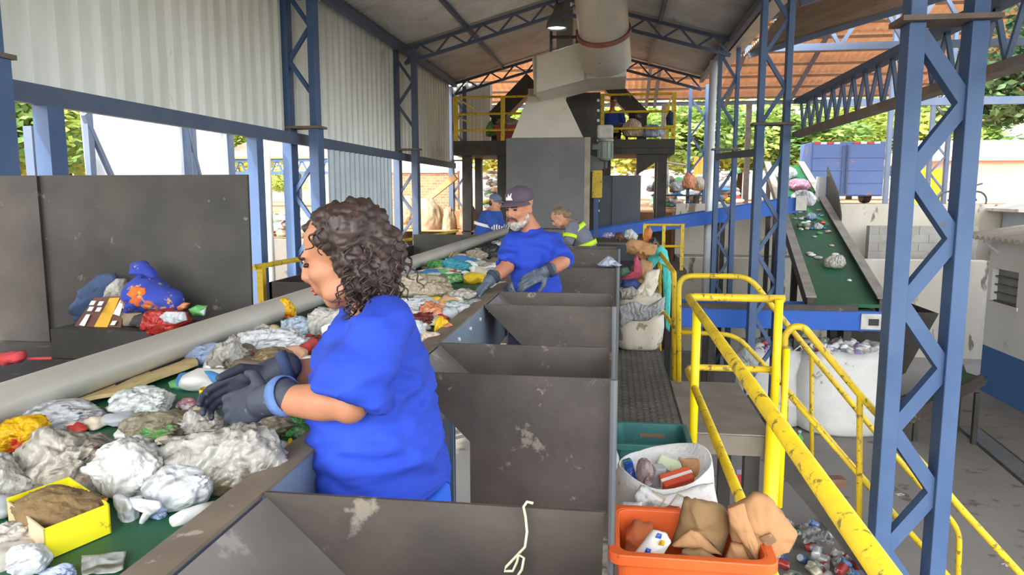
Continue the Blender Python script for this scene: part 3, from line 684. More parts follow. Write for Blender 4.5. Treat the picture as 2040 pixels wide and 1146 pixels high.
MB().lathe([(.36, 0), (.36, .03), (0, .05)], (q.x, 24, 2.32), 20).build('lid', YEL, t)
q = at(1915, 392, Y=19)
t = thing('parked_bicycle', (q.x, 19, 1.2), 'dark wheeled cart parked between the two legs of the big column', 'cart')
for dx in (-.3, .35): MB().tube([(q.x + dx + .22 * math.cos(a), 19, 1.2 + .24 + .22 * math.sin(a)) for a in [2 * pi * i / 16 for i in range(17)]], .025, 6).build('wheel', STEELD, t)
MB().bar((q.x - .3, 19, 1.44), (q.x + .1, 19, 1.75), .04, .04).build('frame', STEELD, t)
MB().bar((q.x + .1, 19, 1.75), (q.x + .35, 19, 1.44), .04, .04).build('frame', STEELD, t)
MB().bar((q.x + .1, 19, 1.75), (q.x + .45, 19, 1.85), .04, .04).build('handle', STEELD, t)
# drain grate in the yard
p = at(1928, 852, Z=GZ); q = at(2075, 972, Z=GZ)
t = thing('drain_grate', (p.x, p.y, GZ), 'long dark drain grate set in the concrete near the white house', 'grate')
MB().bar(p + V((0, 0, .004)), q + V((0, 0, .004)), .34, .008).build('frame', STEELD, t)
d = (q - p); n = 60
for i in range(n):
    c = p + d * ((i + .5) / n); MB().obox(c + V((0, 0, .012)), (.26, .02, .012), Matrix.Rotation(math.atan2(d.y, d.x) - pi / 2, 3, 'Z')).build('grate_bar', STEELG, t)
# ================================================================ neighbouring open shed: clay tile roof and its steel
mb = MB()
ze, zr, ye, yr_ = 5.35, 8.6, 31.0, 20.2
def fn(u, v):
    y = yr_ + (ye - yr_) * v; z = zr + (ze - zr) * v
    return (-6.5 + 24 * u, y, z + .05 * abs(math.sin(u * 24 * pi / .24)) + .06 * (1 - (v * 27) % 1))
mb.grid(24 * 16, 54, fn)
mb.build('ceiling_tiles', TILE, kind='structure', smooth=False)
for i in range(12):
    v = (i + .5) / 12; y = yr_ + (ye - yr_) * v; z = zr + (ze - zr) * v - .1
    MB().box((-6.5, y - .04, z - .06), (17.5, y + .04, z + .02)).build('trim_8', mat('purlin_brown', '#5d4a3c', '#6b5646', scale=5), kind='structure')
for pxx in (1300, 1490, 1640, 1320):
    x = at(pxx, 150, Y=26).x
    MB().bar((x, ye, ze - .22), (x, yr_, zr - .22), .12, .12).build('trim_9', BLUED, kind='structure')
MB().box((-6.5, ye - .1, ze - .2), (17.5, ye, ze - .05)).build('trim_10', BLUED, kind='structure')
for pxx, lb in ((1490, 'thin dark post of the tiled shed behind the drainpipe'), (1322, 'thin dark post of the tiled shed behind the seated worker')):
    x = at(pxx, 250, Y=30.5).x
    tag(MB().box((x - .1, 30.3, 1.2), (x + .1, 30.5, ze - .2)).build('shed_post', STEEL, org=(x, 30.4, 1.2)), lb, 'post')
# its big lattice girder crossing above on the right
t = thing('shed_girder', (6, 15.4, 5), 'big dark lattice girder of the tiled shed across the upper right', 'girder')
za, zb = at(1600, 95, Y=16).z, at(1600, -10, Y=16).z
xa, xb = 2.6, 12.5
for z in (za, zb): MB().box((xa, 15.95, z - .07), (xb, 16.05, z + .07)).build('chord', BLUED, t)
n = 16
for i in range(n):
    x = xa + (xb - xa) * i / n; x2 = xa + (xb - xa) * (i + 1) / n
    MB().bar((x, 16, za if i % 2 else zb), (x2, 16, zb if i % 2 else za), .07, .07, (0, 1, 0)).build('web', BLUED, t)
    if i % 4 == 1: MB().box((x - .07, 15.95, za), (x + .07, 16.05, zb)).build('upright', BLUED, t)
lattice_column(at(1788, 300, Y=19).x, 19, 1.2, 6.2, 'thin blue lattice column left of the big right column, far behind', BLUED, gap=.42, leg=(.1, .14), cap=None, step=.45, group='lattice columns of the neighbouring shed')
lattice_column(at(1870, 300, Y=21).x, 21, 1.2, 6.2, 'thin blue lattice column seen between the legs of the big right column', BLUED, gap=.42, leg=(.1, .14), cap=None, step=.45, group='lattice columns of the neighbouring shed')
p = at(1640, 205, Y=19); q = at(2040, 240, Y=19)
MB().box((p.x, 18.95, p.z - .1), (q.x + 4, 19.05, p.z + .08)).build('trim_11', BLUED, kind='structure')
MB().bar((2.6, 20.6, 8.4), (2.6, 15.8, 6.9), .1, .1).build('trim_12', BLUED, kind='structure')
MB().bar((12.4, 20.6, 8.4), (12.4, 15.8, 6.9), .1, .1).build('trim_12', BLUED, kind='structure')
# roof strip over the yard right of the big column
corr_roof(2.5, 4.35, 9.6, 6.3, -2.5, 15.6, .18).build('ceiling_yard', mat('yard_roof', '#a08a76', '#8f7a68', '#6f6256', scale=2, rough=.8), kind='structure', smooth=True, solid=.004)
for y in (3, 7, 11, 15): MB().bar((2.5, y, 4.25), (9.6, y, 6.2), .08, .1).build('trim_13', BLUED, kind='structure')
# ================================================================ trees and the left outdoors
def leafmat(name, a, b, c):
    m = bpy.data.materials.new(name); m.use_nodes = True; n = m.node_tree.nodes; l = m.node_tree.links
    bs = n['Principled BSDF']; bs.inputs['Roughness'].default_value = .6
    g = n.new('ShaderNodeTexCoord'); nz = n.new('ShaderNodeTexNoise'); nz.inputs['Scale'].default_value = .9; nz.inputs['Detail'].default_value = 5
    l.new(g.outputs['Object'], nz.inputs[0])
    r = n.new('ShaderNodeValToRGB'); r.color_ramp.elements[0].position = .38; r.color_ramp.elements[1].position = .62
    r.color_ramp.elements[0].color = lin(a); r.color_ramp.elements[1].color = lin(c); e = r.color_ramp.elements.new(.5); e.color = lin(b)
    l.new(nz.outputs[0], r.inputs[0]); l.new(r.outputs[0], bs.inputs['Base Color'])
    tr = n.new('ShaderNodeBsdfTranslucent'); l.new(r.outputs[0], tr.inputs[0])
    mx = n.new('ShaderNodeMixShader'); mx.inputs[0].default_value = .35
    l.new(bs.outputs[0], mx.inputs[1]); l.new(tr.outputs[0], mx.inputs[2]); l.new(mx.outputs[0], n['Material Output'].inputs[0])
    return m
LEAF1 = leafmat('sunlit_leaves', '#7d9440', '#a3b04e', '#c9c860')
LEAF2 = leafmat('mid_green_leaves', '#55783a', '#7d984a', '#a8b45a')
LEAF3 = leafmat('dark_green_leaves', '#35563a', '#4a6d48', '#6d8a58')
BARK = mat('bark', '#6b5a48', '#54463a', scale=6, rough=.95)
def crown_mesh(seed, n, leaf):
    r = random.Random(seed); mb = MB()
    lobes = []
    for i in range(13):
        a = r.random() * 2 * pi; k = r.uniform(.15, .62)
        lobes.append((V((math.cos(a) * k, math.sin(a) * k, r.uniform(-.3, .62))), r.uniform(.28, .45)))
    for i in range(n):
        c, q = r.choice(lobes)
        u = V((r.gauss(0, 1), r.gauss(0, 1), r.gauss(0, 1))).normalized() * q * r.uniform(.7, 1.05)
        p = c + u; x = V((r.gauss(0, 1), r.gauss(0, 1), r.gauss(0, .6))).normalized(); y = x.cross(V((r.gauss(0, 1), r.gauss(0, 1), r.gauss(0, 1)))).normalized()
        s = leaf * r.uniform(.6, 1.3)
        mb.add([p - x * s, p - y * s * .55, p + x * s, p + y * s * .55], [(0, 1, 2, 3)])
    return mb
CROWN = [crown_mesh(3, 5200, .05), crown_mesh(8, 5200, .046), crown_mesh(15, 5200, .055)]
CM = {}
def tree(x, y, z0, h, wd, m, lab, k=0, trunk=.35, group='trees behind the sheds'):
    t = thing('tree', (x, y, z0), lab, 'tree', group)
    key = (k, m.name)
    if key not in CM:
        o = CROWN[k].build('crown', m, None); CM[key] = o.data; bpy.data.objects.remove(o)
    o = bpy.data.objects.new('crown', CM[key]); COL.objects.link(o); o.parent = t
    ch = h * (1 - trunk * .6)
    o.location = (0, 0, h - ch * .5); o.scale = (wd / 2, wd / 2, ch * .56); o.rotation_euler = (0, 0, x * 1.7 + y)
    mb = MB(); mb.tube([(x, y, z0 - .1), (x + .1, y, z0 + h * .35), (x - .1, y + .1, z0 + h * .7)], [.03 * h, .022 * h, .01 * h], 9)
    for s in (-1, 1): mb.tube([(x + .05, y, z0 + h * .4), (x + s * wd * .22, y + .2, z0 + h * .7)], [.014 * h, .006 * h], 7)
    mb.build('trunk', BARK, t, smooth=True)
    return t
for i, (px_, top, Y, wd, m, k, lab) in enumerate((
    (1385, 195, 40, 9, LEAF2, 0, 'bushy tree behind the right end of the upper platform'),
    (1470, 180, 46, 12, LEAF1, 1, 'sunlit yellow-green tree left of the middle lattice column'),
    (1590, 205, 43, 10, LEAF2, 2, 'green tree right above the steep green conveyor'),
    (1690, 190, 52, 15, LEAF1, 0, 'large sunlit tree behind the truck container'),
    (1790, 200, 47, 11, LEAF1, 1, 'yellow-green tree right of the truck container'),
    (1905, 190, 50, 13, LEAF2, 2, 'green tree seen between the legs of the big right column'),
    (1265, 190, 44, 9, LEAF1, 2, 'sunlit tree behind the worker on the upper platform'),
    (1150, 180, 55, 14, LEAF2, 1, 'green tree behind the machine tower'),
    (980, 200, 48, 9, LEAF1, 0, 'sunlit tree behind the left end of the upper platform'))):
    p = at(px_, 400, Y=Y); h = at(px_, top, Y=Y).z - 1.2
    tree(p.x, Y, 1.2, h, wd, m, lab, k, .12)
q = at(2020, 250, Y=20)
tree(q.x + .9, 20, 1.2, 5.4, 5.5, LEAF3, 'dark green tree hanging over the right edge beside the house', 1, .45)
for px_, top, X, wd, m, k, lab in ((25, 120, -13, 5.5, LEAF2, 0, 'shaded green tree at the far left edge under the beam'), (130, 150, -15, 6, LEAF1, 1, 'bright yellow-green tree between the narrow and the wide white sheet'), (250, 130, -17, 7, LEAF2, 2, 'green tree hidden behind the wide white sheets'), (475, 225, -19, 6, LEAF1, 0, 'yellow-green tree right of the white sheets, above the red earth'), (570, 330, -22, 4, LEAF1, 1, 'small bright bush on the earth bank between the left columns')):
    p = at(px_, 340, X=X); z0 = .75 if p.y > 12.3 else GZ
    if p.y > 18.4: z0 = 1.15
    tree(X, p.y, z0, at(px_, top, X=X).z - z0, wd, m, lab, k, .1, 'trees on the left side')
# white sheet hoardings
SHEET = mat('weathered_white_sheet', '#dfe4e6', '#cdd4d8', '#a9a294', scale=1.6, amt=1, spot_scale=3, spot_cut=.64, rough=.5, metal=.1, stretch=(1, 2.5, .3))
def sheet_panel(pa, pb, X, lab, brace):
    A, B = at(*pa, X=X), at(*pb, X=X)
    t = thing('sheet_hoarding', (X, (A.y + B.y) / 2, GZ), lab, 'hoarding', 'white sheet hoardings outside')
    mb = MB(); n = 40
    def fn(u, v):
        y = A.y + (B.y - A.y) * u; zt = A.z + (B.z - A.z) * u
        return (X + .012 * math.sin(y * 2 * pi / .2) + .03 * math.sin(u * 5 + v * 4), y, GZ + .1 + (zt - GZ - .1) * v)
    mb.grid(n * 2, 6, fn); mb.build('sheet', SHEET, t, smooth=True, solid=.004)
    for p in (A, B): MB().box((X + .03, p.y - .05, GZ), (X + .1, p.y + .05, p.z + .02)).build('post', BLUED, t)
    MB().bar((X + .07, A.y, A.z), (X + .07, B.y, B.z), .05, .06).build('top_bar', BLUED, t)
    if brace:
        a, b = at(brace[0], brace[1], X=X + .08), at(brace[2], brace[3], X=X + .08)
        MB().bar(a, b, .05, .06).build('brace', BLUED, t)
sheet_panel((163, 214), (362, 238), -6.5, 'wide weathered white sheet hoarding outside above the grey plate', (167, 228, 235, 380))
sheet_panel((374, 242), (451, 262), -6.5, 'smaller white sheet hoarding right of the wide one', (372, 250, 400, 360))
A, B = at(58, 195, X=-4.9), at(96, 178, X=-4.9)
t = thing('narrow_sheet', (-4.9, (A.y + B.y) / 2, GZ), 'narrow cream sheet beside the left blue post under the beam', 'sheet')
MB().prism([(-4.9, A.y, GZ), (-4.9, B.y, GZ), (-4.9, B.y, 2.25), (-4.9, A.y, 2.16)], (.02, 0, 0)).build('sheet', mat('cream_sheet', '#ddd9c2', '#cfcbb2', '#a59f86', scale=2, rough=.6, stretch=(1, 1, .3)), t)
MB().box((-4.94, A.y - .05, GZ), (-4.86, A.y, 2.18)).build('post', BLUED, t)
# low grey wall, earth bank pile, far truss
q0, q1 = at(495, 476, Y=12.2), at(612, 472, Y=12.2)
MB().box((q0.x - 6, 12.1, GZ), (-4.75, 12.29, q0.z)).build('wall_low', mat('low_grey_wall', '#a39c90', '#938c80', '#7a7266', scale=2, spot_scale=4, spot_cut=.6, rough=.9), kind='structure')
t = thing('roof_shed', (-14, 24, 1.15), 'low open shed with brown roof and blue lattice beam far behind on the left', 'shed')
a, b = at(440, 292, Y=24), at(760, 300, Y=24)
za, zb = a.z, at(500, 318, Y=24).z
MB().prism([(a.x, 23.5, zb), (b.x, 23.5, zb), (b.x, 26.5, za + .4), (a.x, 26.5, za + .4)], (0, 0, .08)).build('roof', mat('brown_roof', '#9c8468', '#8a745c', scale=3, rough=.9), t)
z1 = at(500, 345, Y=23.6).z
for z in (zb - .05, z1): MB().box((a.x, 23.55, z - .05), (b.x, 23.65, z + .05)).build('chord', BLUE, t)
n = 26
for i in range(n):
    x = a.x + (b.x - a.x) * i / n; x2 = a.x + (b.x - a.x) * (i + 1) / n
    MB().bar((x, 23.6, z1 if i % 2 else zb - .05), (x2, 23.6, zb - .05 if i % 2 else z1), .05, .05, (0, 1, 0)).build('web', BLUE, t)
for x in (a.x + .3, (a.x * .5 + b.x * .5), b.x - .3): MB().box((x - .15, 23.5, 1.15), (x + .15, 23.7, z1)).build('post', BLUE, t)
# brick wall and leaning pole behind the left columns
t = thing('brick_wall', (-4.5, 20.6, 1.15), 'sunlit brown brick wall behind the far left columns', 'wall')
a, b = at(772, 345, Y=20.6), at(912, 352, Y=20.6)
m = bpy.data.materials.new('brown_brick'); m.use_nodes = True
bk = m.node_tree.nodes.new('ShaderNodeTexBrick'); tc_ = m.node_tree.nodes.new('ShaderNodeTexCoord'); mp_ = m.node_tree.nodes.new('ShaderNodeMapping'); mp_.inputs['Rotation'].default_value = (pi / 2, 0, 0)
bk.inputs['Color1'].default_value = lin('#9a6a46'); bk.inputs['Color2'].default_value = lin('#7f5436'); bk.inputs['Mortar'].default_value = lin('#9c8468'); bk.inputs['Scale'].default_value = 3.2
m.node_tree.links.new(tc_.outputs['Object'], mp_.inputs[0]); m.node_tree.links.new(mp_.outputs[0], bk.inputs['Vector']); m.node_tree.links.new(bk.outputs[0], m.node_tree.nodes['Principled BSDF'].inputs['Base Color'])
MB().box((a.x, 20.6, 1.15), (b.x, 20.85, a.z)).build('brickwork', m, t)
MB().box((a.x, 20.55, a.z), (b.x, 20.9, a.z + .06)).build('coping', MATS['low_grey_wall'], t)
tag(MB().bar(at(832, 412, Y=17.5), at(908, 352, Y=17.5), .14, .14).build('leaning_plank', mat('raw_plank', '#c79a66', '#b88a58', scale=6, stretch=(1, 6, 1)), org=at(838, 405, Y=17.5)), 'long raw timber plank leaning up to the right before the brick wall', 'plank')
# ================================================================ people
SKIN_W = mat('skin_warm', '#b27c5c', '#a87052', scale=6, rough=.55, sss=.12)
SKIN_M = mat('skin_tan', '#b98062', '#a86f52', scale=6, rough=.55, sss=.12)
SKIN_L = mat('skin_light', '#cf9c80', '#c08a6c', scale=6, rough=.55, sss=.1)
SHIRT = mat('royal_blue_cotton', '#1a3cac', '#1e40b2', scale=12, rough=.85, bump=.12, bump_scale=60)
SHIRT2 = mat('work_blue_cotton', '#244a9e', '#2a50a4', scale=9, rough=.85, bump=.12, bump_scale=60)
for m_, st_ in ((SHIRT, .55), (SHIRT2, .4)):
    n_ = m_.node_tree.nodes; l_ = m_.node_tree.links
    tc_ = n_.new('ShaderNodeTexCoord'); wv_ = n_.new('ShaderNodeTexWave'); wv_.inputs['Scale'].default_value = 2.2; wv_.inputs['Distortion'].default_value = 9; wv_.inputs['Detail'].default_value = 2; wv_.bands_direction = 'Z'
    bp_ = n_.new('ShaderNodeBump'); bp_.inputs['Strength'].default_value = st_; bp_.inputs['Distance'].default_value = .03
    l_.new(tc_.outputs['Object'], wv_.inputs[0]); l_.new(wv_.outputs[0], bp_.inputs['Height']); l_.new(bp_.outputs[0], n_['Principled BSDF'].inputs['Normal'])
GLOVE = mat('dark_glove', '#2b2f3c', '#3a3f4c', '#5a6070', scale=14, spot_scale=30, spot_cut=.62, rough=.7)
GLOVE2 = mat('grey_coated_glove', '#39424f', '#56606e', '#8a94a0', scale=16, amt=1, spot_scale=26, spot_cut=.6, rough=.6)
CUFF = mat('glove_cuff', '#4d6a9c', '#5a77a8', scale=30, rough=.9)
HAIRB = mat('dark_brown_hair', '#2b1f1a', '#3d2d26', '#54403a', scale=25, spot_scale=40, spot_cut=.6, rough=.5)
HAIRG = mat('ash_hair', '#8a7355', '#6f5c46', scale=30, rough=.6)
BEARD = mat('grey_beard', '#857b74', '#b8b0a8', scale=40, rough=.9)
BEARDD = mat('dark_moustache', '#4a3c36', '#5f5049', scale=40, rough=.9)
LIPS = mat('lips', '#a8605a', '#9c564f', scale=30, rough=.5)
EYEM = mat('eye_dark', '#2a1d18', rough=.25)
BROW = mat('brow_hair', '#2f221d', rough=.9)
JEANB = mat('bright_blue_trousers', '#1e5fd0', '#2464d2', scale=8, rough=.9)
JEAND = mat('navy_trousers', '#232c4c', '#2b3556', scale=8, rough=.9)
BOOT = mat('black_boot', '#2b2927', '#3a3835', scale=12, rough=.6)
def ico(sub=2):
    bm = bmesh.new(); bmesh.ops.create_icosphere(bm, subdivisions=sub, radius=1)
    vs = [v.co.copy() for v in bm.verts]; fs = [tuple(v.index for v in f.verts) for f in bm.faces]; bm.free()
    return vs, fs
ICO2, ICO3, ICO4 = ico(3), ico(4), ico(5)
class Blob(MB):
    def ell(s, c, r, M=None):
        c = V(c); vs, fs = ICO2
        r = (r, r, r) if not isinstance(r, (tuple, list)) else r
        s.add([c + ((M @ V((v.x * r[0], v.y * r[1], v.z * r[2]))) if M else V((v.x * r[0], v.y * r[1], v.z * r[2]))) for v in vs], fs); return s
    def limb(s, pts, rs, n=14, open_end=False):
        """rounded tapering limb through joints, with a ball at each joint"""
        s.tube(pts, rs, n)
        for p, r in list(zip(pts, rs))[:-1 if open_end else None]: s.ell(p, r)
        return s
    def rings(s, rg, n=20):
        s.loft([[V(c) + V(a) * math.cos(2 * pi * j / n) + V(b) * math.sin(2 * pi * j / n) for j in range(n)] for c, a, b in rg]); return s
    def fuse(s, name, m, parent, voxel=.01, smooth=6, wrinkle=0, wscale=(9, 9, 5), seed=0):
        org = V(parent['org'])
        me = bpy.data.meshes.new('tmp'); me.from_pydata([tuple(p - org) for p in s.v], [], s.f)
        bm = bmesh.new(); bm.from_mesh(me); bmesh.ops.recalc_face_normals(bm, faces=bm.faces); bm.to_mesh(me); bm.free()
        o = bpy.data.objects.new('tmp', me); COL.objects.link(o)
        r = o.modifiers.new('r', 'REMESH'); r.mode = 'VOXEL'; r.voxel_size = voxel
        q = o.modifiers.new('s', 'SMOOTH'); q.iterations = smooth; q.factor = .5
        dg = bpy.context.evaluated_depsgraph_get(); ev = o.evaluated_get(dg)
        out = bpy.data.meshes.new_from_object(ev, depsgraph=dg)
        bpy.data.objects.remove(o)
        out.name = name
        if wrinkle:
            nrm = [v.normal.copy() for v in out.vertices]
            for v, nn in zip(out.vertices, nrm):
                p = v.co + V((seed, seed * 2, 0))
                a = noise.noise(V((p.x * wscale[0], p.y * wscale[1], p.z * wscale[2])))
                b = 1 - abs(noise.noise(V((p.x * wscale[0] * .8 + p.z * 7, p.y * wscale[1] * .8, p.z * wscale[2] * 2.6))) * 2.2)
                v.co += nn * wrinkle * (a * .6 + max(b, 0) * .7 - .4)
        out.materials.clear(); out.materials.append(m)
        out.polygons.foreach_set('use_smooth', [True] * len(out.polygons))
        ob = bpy.data.objects.new(name, out); COL.objects.link(ob); ob.parent = parent; ob['org'] = tuple(org)
        return ob
def frame(fwd, up=(0, 0, 1), roll=0):
    f = V(fwd).normalized(); r = f.cross(V(up)).normalized(); u = r.cross(f)
    return Matrix((r, f, u)).transposed()
def head_blob(B, c, M, s=1.0, neck=None, nr=.052, ears=True):
    c = V(c); T = lambda x, y, z: c + M @ (V((x, y, z)) * s)
    k = lambda *r: tuple(q * s for q in r)
    B.ell(T(0, -.012, .035), k(.074, .094, .082), M)
    B.ell(T(0, .022, -.03), k(.061, .066, .082), M)
    B.ell(T(0, .05, -.092), k(.034, .032, .026), M)
    for e in (-1, 1):
        B.ell(T(e * .036, .055, -.022), k(.027, .03, .028), M)
        B.ell(T(e * .028, .078, .024), k(.026, .012, .010), M)
        B.ell(T(e * .045, .02, -.075), k(.022, .05, .026), M)
        B.ell(T(e * .012, .094, -.028), k(.009, .010, .008), M)
        if ears: B.ell(T(e * .076, -.008, -.012), k(.010, .020, .032), M)
    B.tube([T(0, .082, .022), T(0, .100, -.005), T(0, .108, -.024), T(0, .094, -.034)], [.009 * s, .010 * s, .013 * s, .008 * s], 10)
    B.ell(T(0, .084, -.054), k(.026, .014, .010), M)
    B.ell(T(0, .082, -.066), k(.022, .013, .008), M)
    if neck is not None: B.limb([T(0, -.02, -.055), V(neck)], [nr * s, nr * 1.12 * s])
    return T
def face_parts(T, M, t, s=1.0, down=.4):
    for e in (-1, 1):
        m = Blob().ell(T(e * .030, .079, .004), (.014 * s, .010 * s, .006 * s), M); m.build('eye', EYEM, t, smooth=True)
        MB().tube([T(e * .014, .092, .021), T(e * .032, .089, .027), T(e * .048, .076, .020)], [.004 * s, .005 * s, .003 * s], 8).build('eyebrow', BROW, t, smooth=True)
    m = Blob().ell(T(0, .0945, -.054), (.023 * s, .007 * s, .005 * s), M).ell(T(0, .092, -.064), (.020 * s, .007 * s, .006 * s), M)
    m.build('mouth', LIPS, t, smooth=True)
def hand(name, wrist, d, nrm, m, t, thumb=1, curl=(35, 40, 42, 48), s=1.0, cuff=None, back=.05):
    """palm, four unequal bent fingers and a side thumb; nrm = direction the palm faces"""
    w_ = V(wrist); d = V(d).normalized(); n = V(nrm); n = (n - d * n.dot(d)).normalized(); sd_ = d.cross(n) * thumb
    B = Blob()
    M = Matrix((sd_, d, n)).transposed()
    B.limb([w_ - d * back, w_ + d * .01], [.036 * s, .033 * s])
    B.ell(w_ + d * .05 * s, (.042 * s, .055 * s, .018 * s), M)
    B.ell(w_ + d * .03 * s + sd_ * .024 * s + n * .008 * s, (.02 * s, .034 * s, .018 * s), M)
    for i, (off, L, cu) in enumerate(zip((.030, .010, -.011, -.030), (.98, 1.08, 1.0, .8), curl)):
        p = w_ + (d * .088 + sd_ * off - d * (.010 if i == 3 else 0)) * s
        a = math.radians(cu * .5); pts = [p - d * .02 * s, p]
        for seg in (.042, .028, .022):
            dr = (d * math.cos(a) + n * math.sin(a) + sd_ * off * 1.2).normalized()
            p = p + dr * seg * L * s; pts.append(p); a += math.radians(cu)
        B.limb(pts, [.0105 * s, .0105 * s, .0098 * s, .009 * s, .0078 * s], 10)
    p = w_ + (d * .02 + sd_ * .034 + n * .008) * s
    d1 = (sd_ * .75 + d * .65 + n * .25).normalized(); d2 = (sd_ * .3 + d * .85 + n * .45).normalized()
    B.limb([p, p + d1 * .04 * s, p + d1 * .04 * s + d2 * .032 * s, p + d1 * .04 * s + d2 * .056 * s], [.014 * s, .0125 * s, .011 * s, .009 * s], 10)
    g = B.fuse(name, m, t, .0042 * s, 3)
    if cuff:
        q = w_ - d * back
        MB().tube([q - d * .012, q, q + d * .016], [.040 * s, .043 * s, .040 * s], 18, cap=False).build('cuff', cuff, g, smooth=True, solid=.003)
    return g
def shoe(p, d, t, m=BOOT):
    d = V(d).normalized(); p = V(p)
    Blob().limb([p + V((0, 0, .1)), p + V((0, 0, .045)), p + d * .09 + V((0, 0, .035)), p + d * .17 + V((0, 0, .03))], [.05, .045, .042, .03]).fuse('shoe', m, t, .009, 4)
# ---------------------------------------------------------------- woman in the foreground, facing the belt
WY = 1.62
def torso(rows, Y, hw, scale=1.0, tilt=0.0):
    out = []
    for (yy, xa, xb), h in zip(rows, hw):
        a = at(xa, yy, Y=Y); b = at(xb, yy, Y=Y)
        out.append(((a + b) / 2, (b - a) / 2 * scale, V((0, h * scale, 0))))
    return out
loc = (-.42, WY, 0)
t = thing('person', loc, 'woman with dark curly hair in a royal blue t-shirt and dark gloves, foreground', 'person')
rows = [(604, 716, 778), (628, 682, 800), (668, 650, 824), (730, 634, 846), (790, 628, 864), (850, 632, 878), (910, 640, 890), (970, 646, 896), (1030, 652, 900), (1090, 662, 900)]
hw = [.075, .15, .185, .19, .19, .19, .19, .195, .20, .20]
sh_n, el_n, wr_n, ha_n = at(738, 684, Y=1.46), at(696, 806, Y=1.41), at(545, 795, Y=1.46), at(450, 822, Y=1.50)
sh_f, el_f, wr_f, ha_f = at(735, 640, Y=1.79), at(668, 745, Y=1.86), at(540, 745, Y=1.70), at(466, 758, Y=1.66)
hc = at(684, 508, Y=WY + .01)
hM = frame(V((-1, -.10, -.34)))
B = Blob()
neckb = at(752, 622, Y=WY)
T = head_blob(B, hc, hM, 1.0, neck=neckb, nr=.05)
B.rings([(c_, a * .8, b * .8) for c_, a, b in torso(rows, WY, hw)][1:])
B.limb([neckb, neckb + V((-.01, 0, -.10))], [.050, .06])
B.limb([sh_n.lerp(el_n, .3), el_n, el_n.lerp(wr_n, .35), wr_n, wr_n.lerp(ha_n, .2)], [.055, .042, .042, .030, .029])
B.limb([sh_f.lerp(el_f, .3), el_f, el_f.lerp(wr_f, .35), wr_f, wr_f.lerp(ha_f, .2)], [.06, .046, .045, .031, .03])
B.fuse('body', SKIN_W, t, .0085, 5)
face_parts(T, hM, t)
TR = torso(rows[1:8], WY, hw[1:8], 1.0)
TR.append((V(TR[-1][0]) + V((0, 0, -.025)), V(TR[-1][1]) * 1.02 + V((0, 0, .045)), TR[-1][2]))
B = Blob().rings(TR)
sl_d = (V(el_n) - V(sh_n)).normalized()
B.limb([sh_n + V((.015, .06, .035)), sh_n, sh_n + sl_d * .06, sh_n + sl_d * .132], [.06, .070, .076, .086], open_end=True)
B.limb([sh_f + V((.01, -.05, .02)), sh_f, sh_f.lerp(el_f, .75)], [.065, .075, .07], open_end=True)
B.fuse('t_shirt', SHIRT, t, .011, 7, wrinkle=.022, wscale=(12, 8, 9))
MB().tube([neckb + V((.055 * math.cos(a), .065 * math.sin(a), .0 + .018 * math.cos(a) - .005)) for a in [2 * pi * i / 24 for i in range(25)]], .009, 8).build('neckline', SHIRT, t, smooth=True)
B = Blob().rings(torso(rows[7:], WY, hw[7:], .95))
hip = at(776, 1080, Y=WY)
for s in (-1, 1):
    B.limb([V((hip.x, WY + s * .10, .80)), V((hip.x + .0, WY + s * .11, .45)), V((-.44, WY + s * .11, .10))], [.105, .075, .062])
B.fuse('trousers', JEANB, t, .013, 5, wrinkle=.008)
for s in (-1, 1): shoe((-.42, WY + s * .11, -.012), (-1, s * .15, 0), t)
hand('glove', wr_n.lerp(ha_n, .15), ha_n - wr_n + V((0, 0, -.0)), V((-.25, .75, -.35)), GLOVE, t, thumb=-1, curl=(30, 34, 36, 40), s=1.08, cuff=CUFF, back=.055)
hand('glove', wr_f.lerp(ha_f, .1), ha_f - wr_f + V((0, 0, -.02)), V((-.2, -.75, -.5)), GLOVE, t, thumb=1, curl=(28, 32, 35, 38), s=1.05, back=.05, cuff=mat('navy_cuff', '#2c3a5c', rough=.9))
# curly bob: soft mass plus many small curls
def hair_mass(blobs, name, m, t, voxel, amp, fr):
    B = Blob()
    for c, r in blobs: B.ell(c, r)
    return B.fuse(name, m, t, voxel, 3, wrinkle=amp, wscale=fr)
hb = []
for x, y, dy, r in ((712, 462, 0, .078), (668, 455, 0, .06), (640, 462, 0, .036), (745, 505, 0, .075), (690, 455, .05, .055), (690, 455, -.05, .055), (735, 545, .03, .062), (735, 548, -.045, .06), (705, 520, -.066, .045), (670, 480, -.055, .035), (650, 480, -.05, .026), (705, 520, .066, .045), (665, 485, .06, .035), (748, 580, -.02, .05), (748, 580, .04, .045), (715, 565, -.066, .034)):
    hb.append((at(x, y, Y=WY + dy), (r, r * 1.0, r)))
hm = hair_mass(hb, 'hair', HAIRB, t, .008, .018, (38, 38, 30))
RN.seed(5)
xcut, zcut = at(706, 500, Y=WY - .06).x, at(700, 470, Y=WY - .06).z
mb = MB()
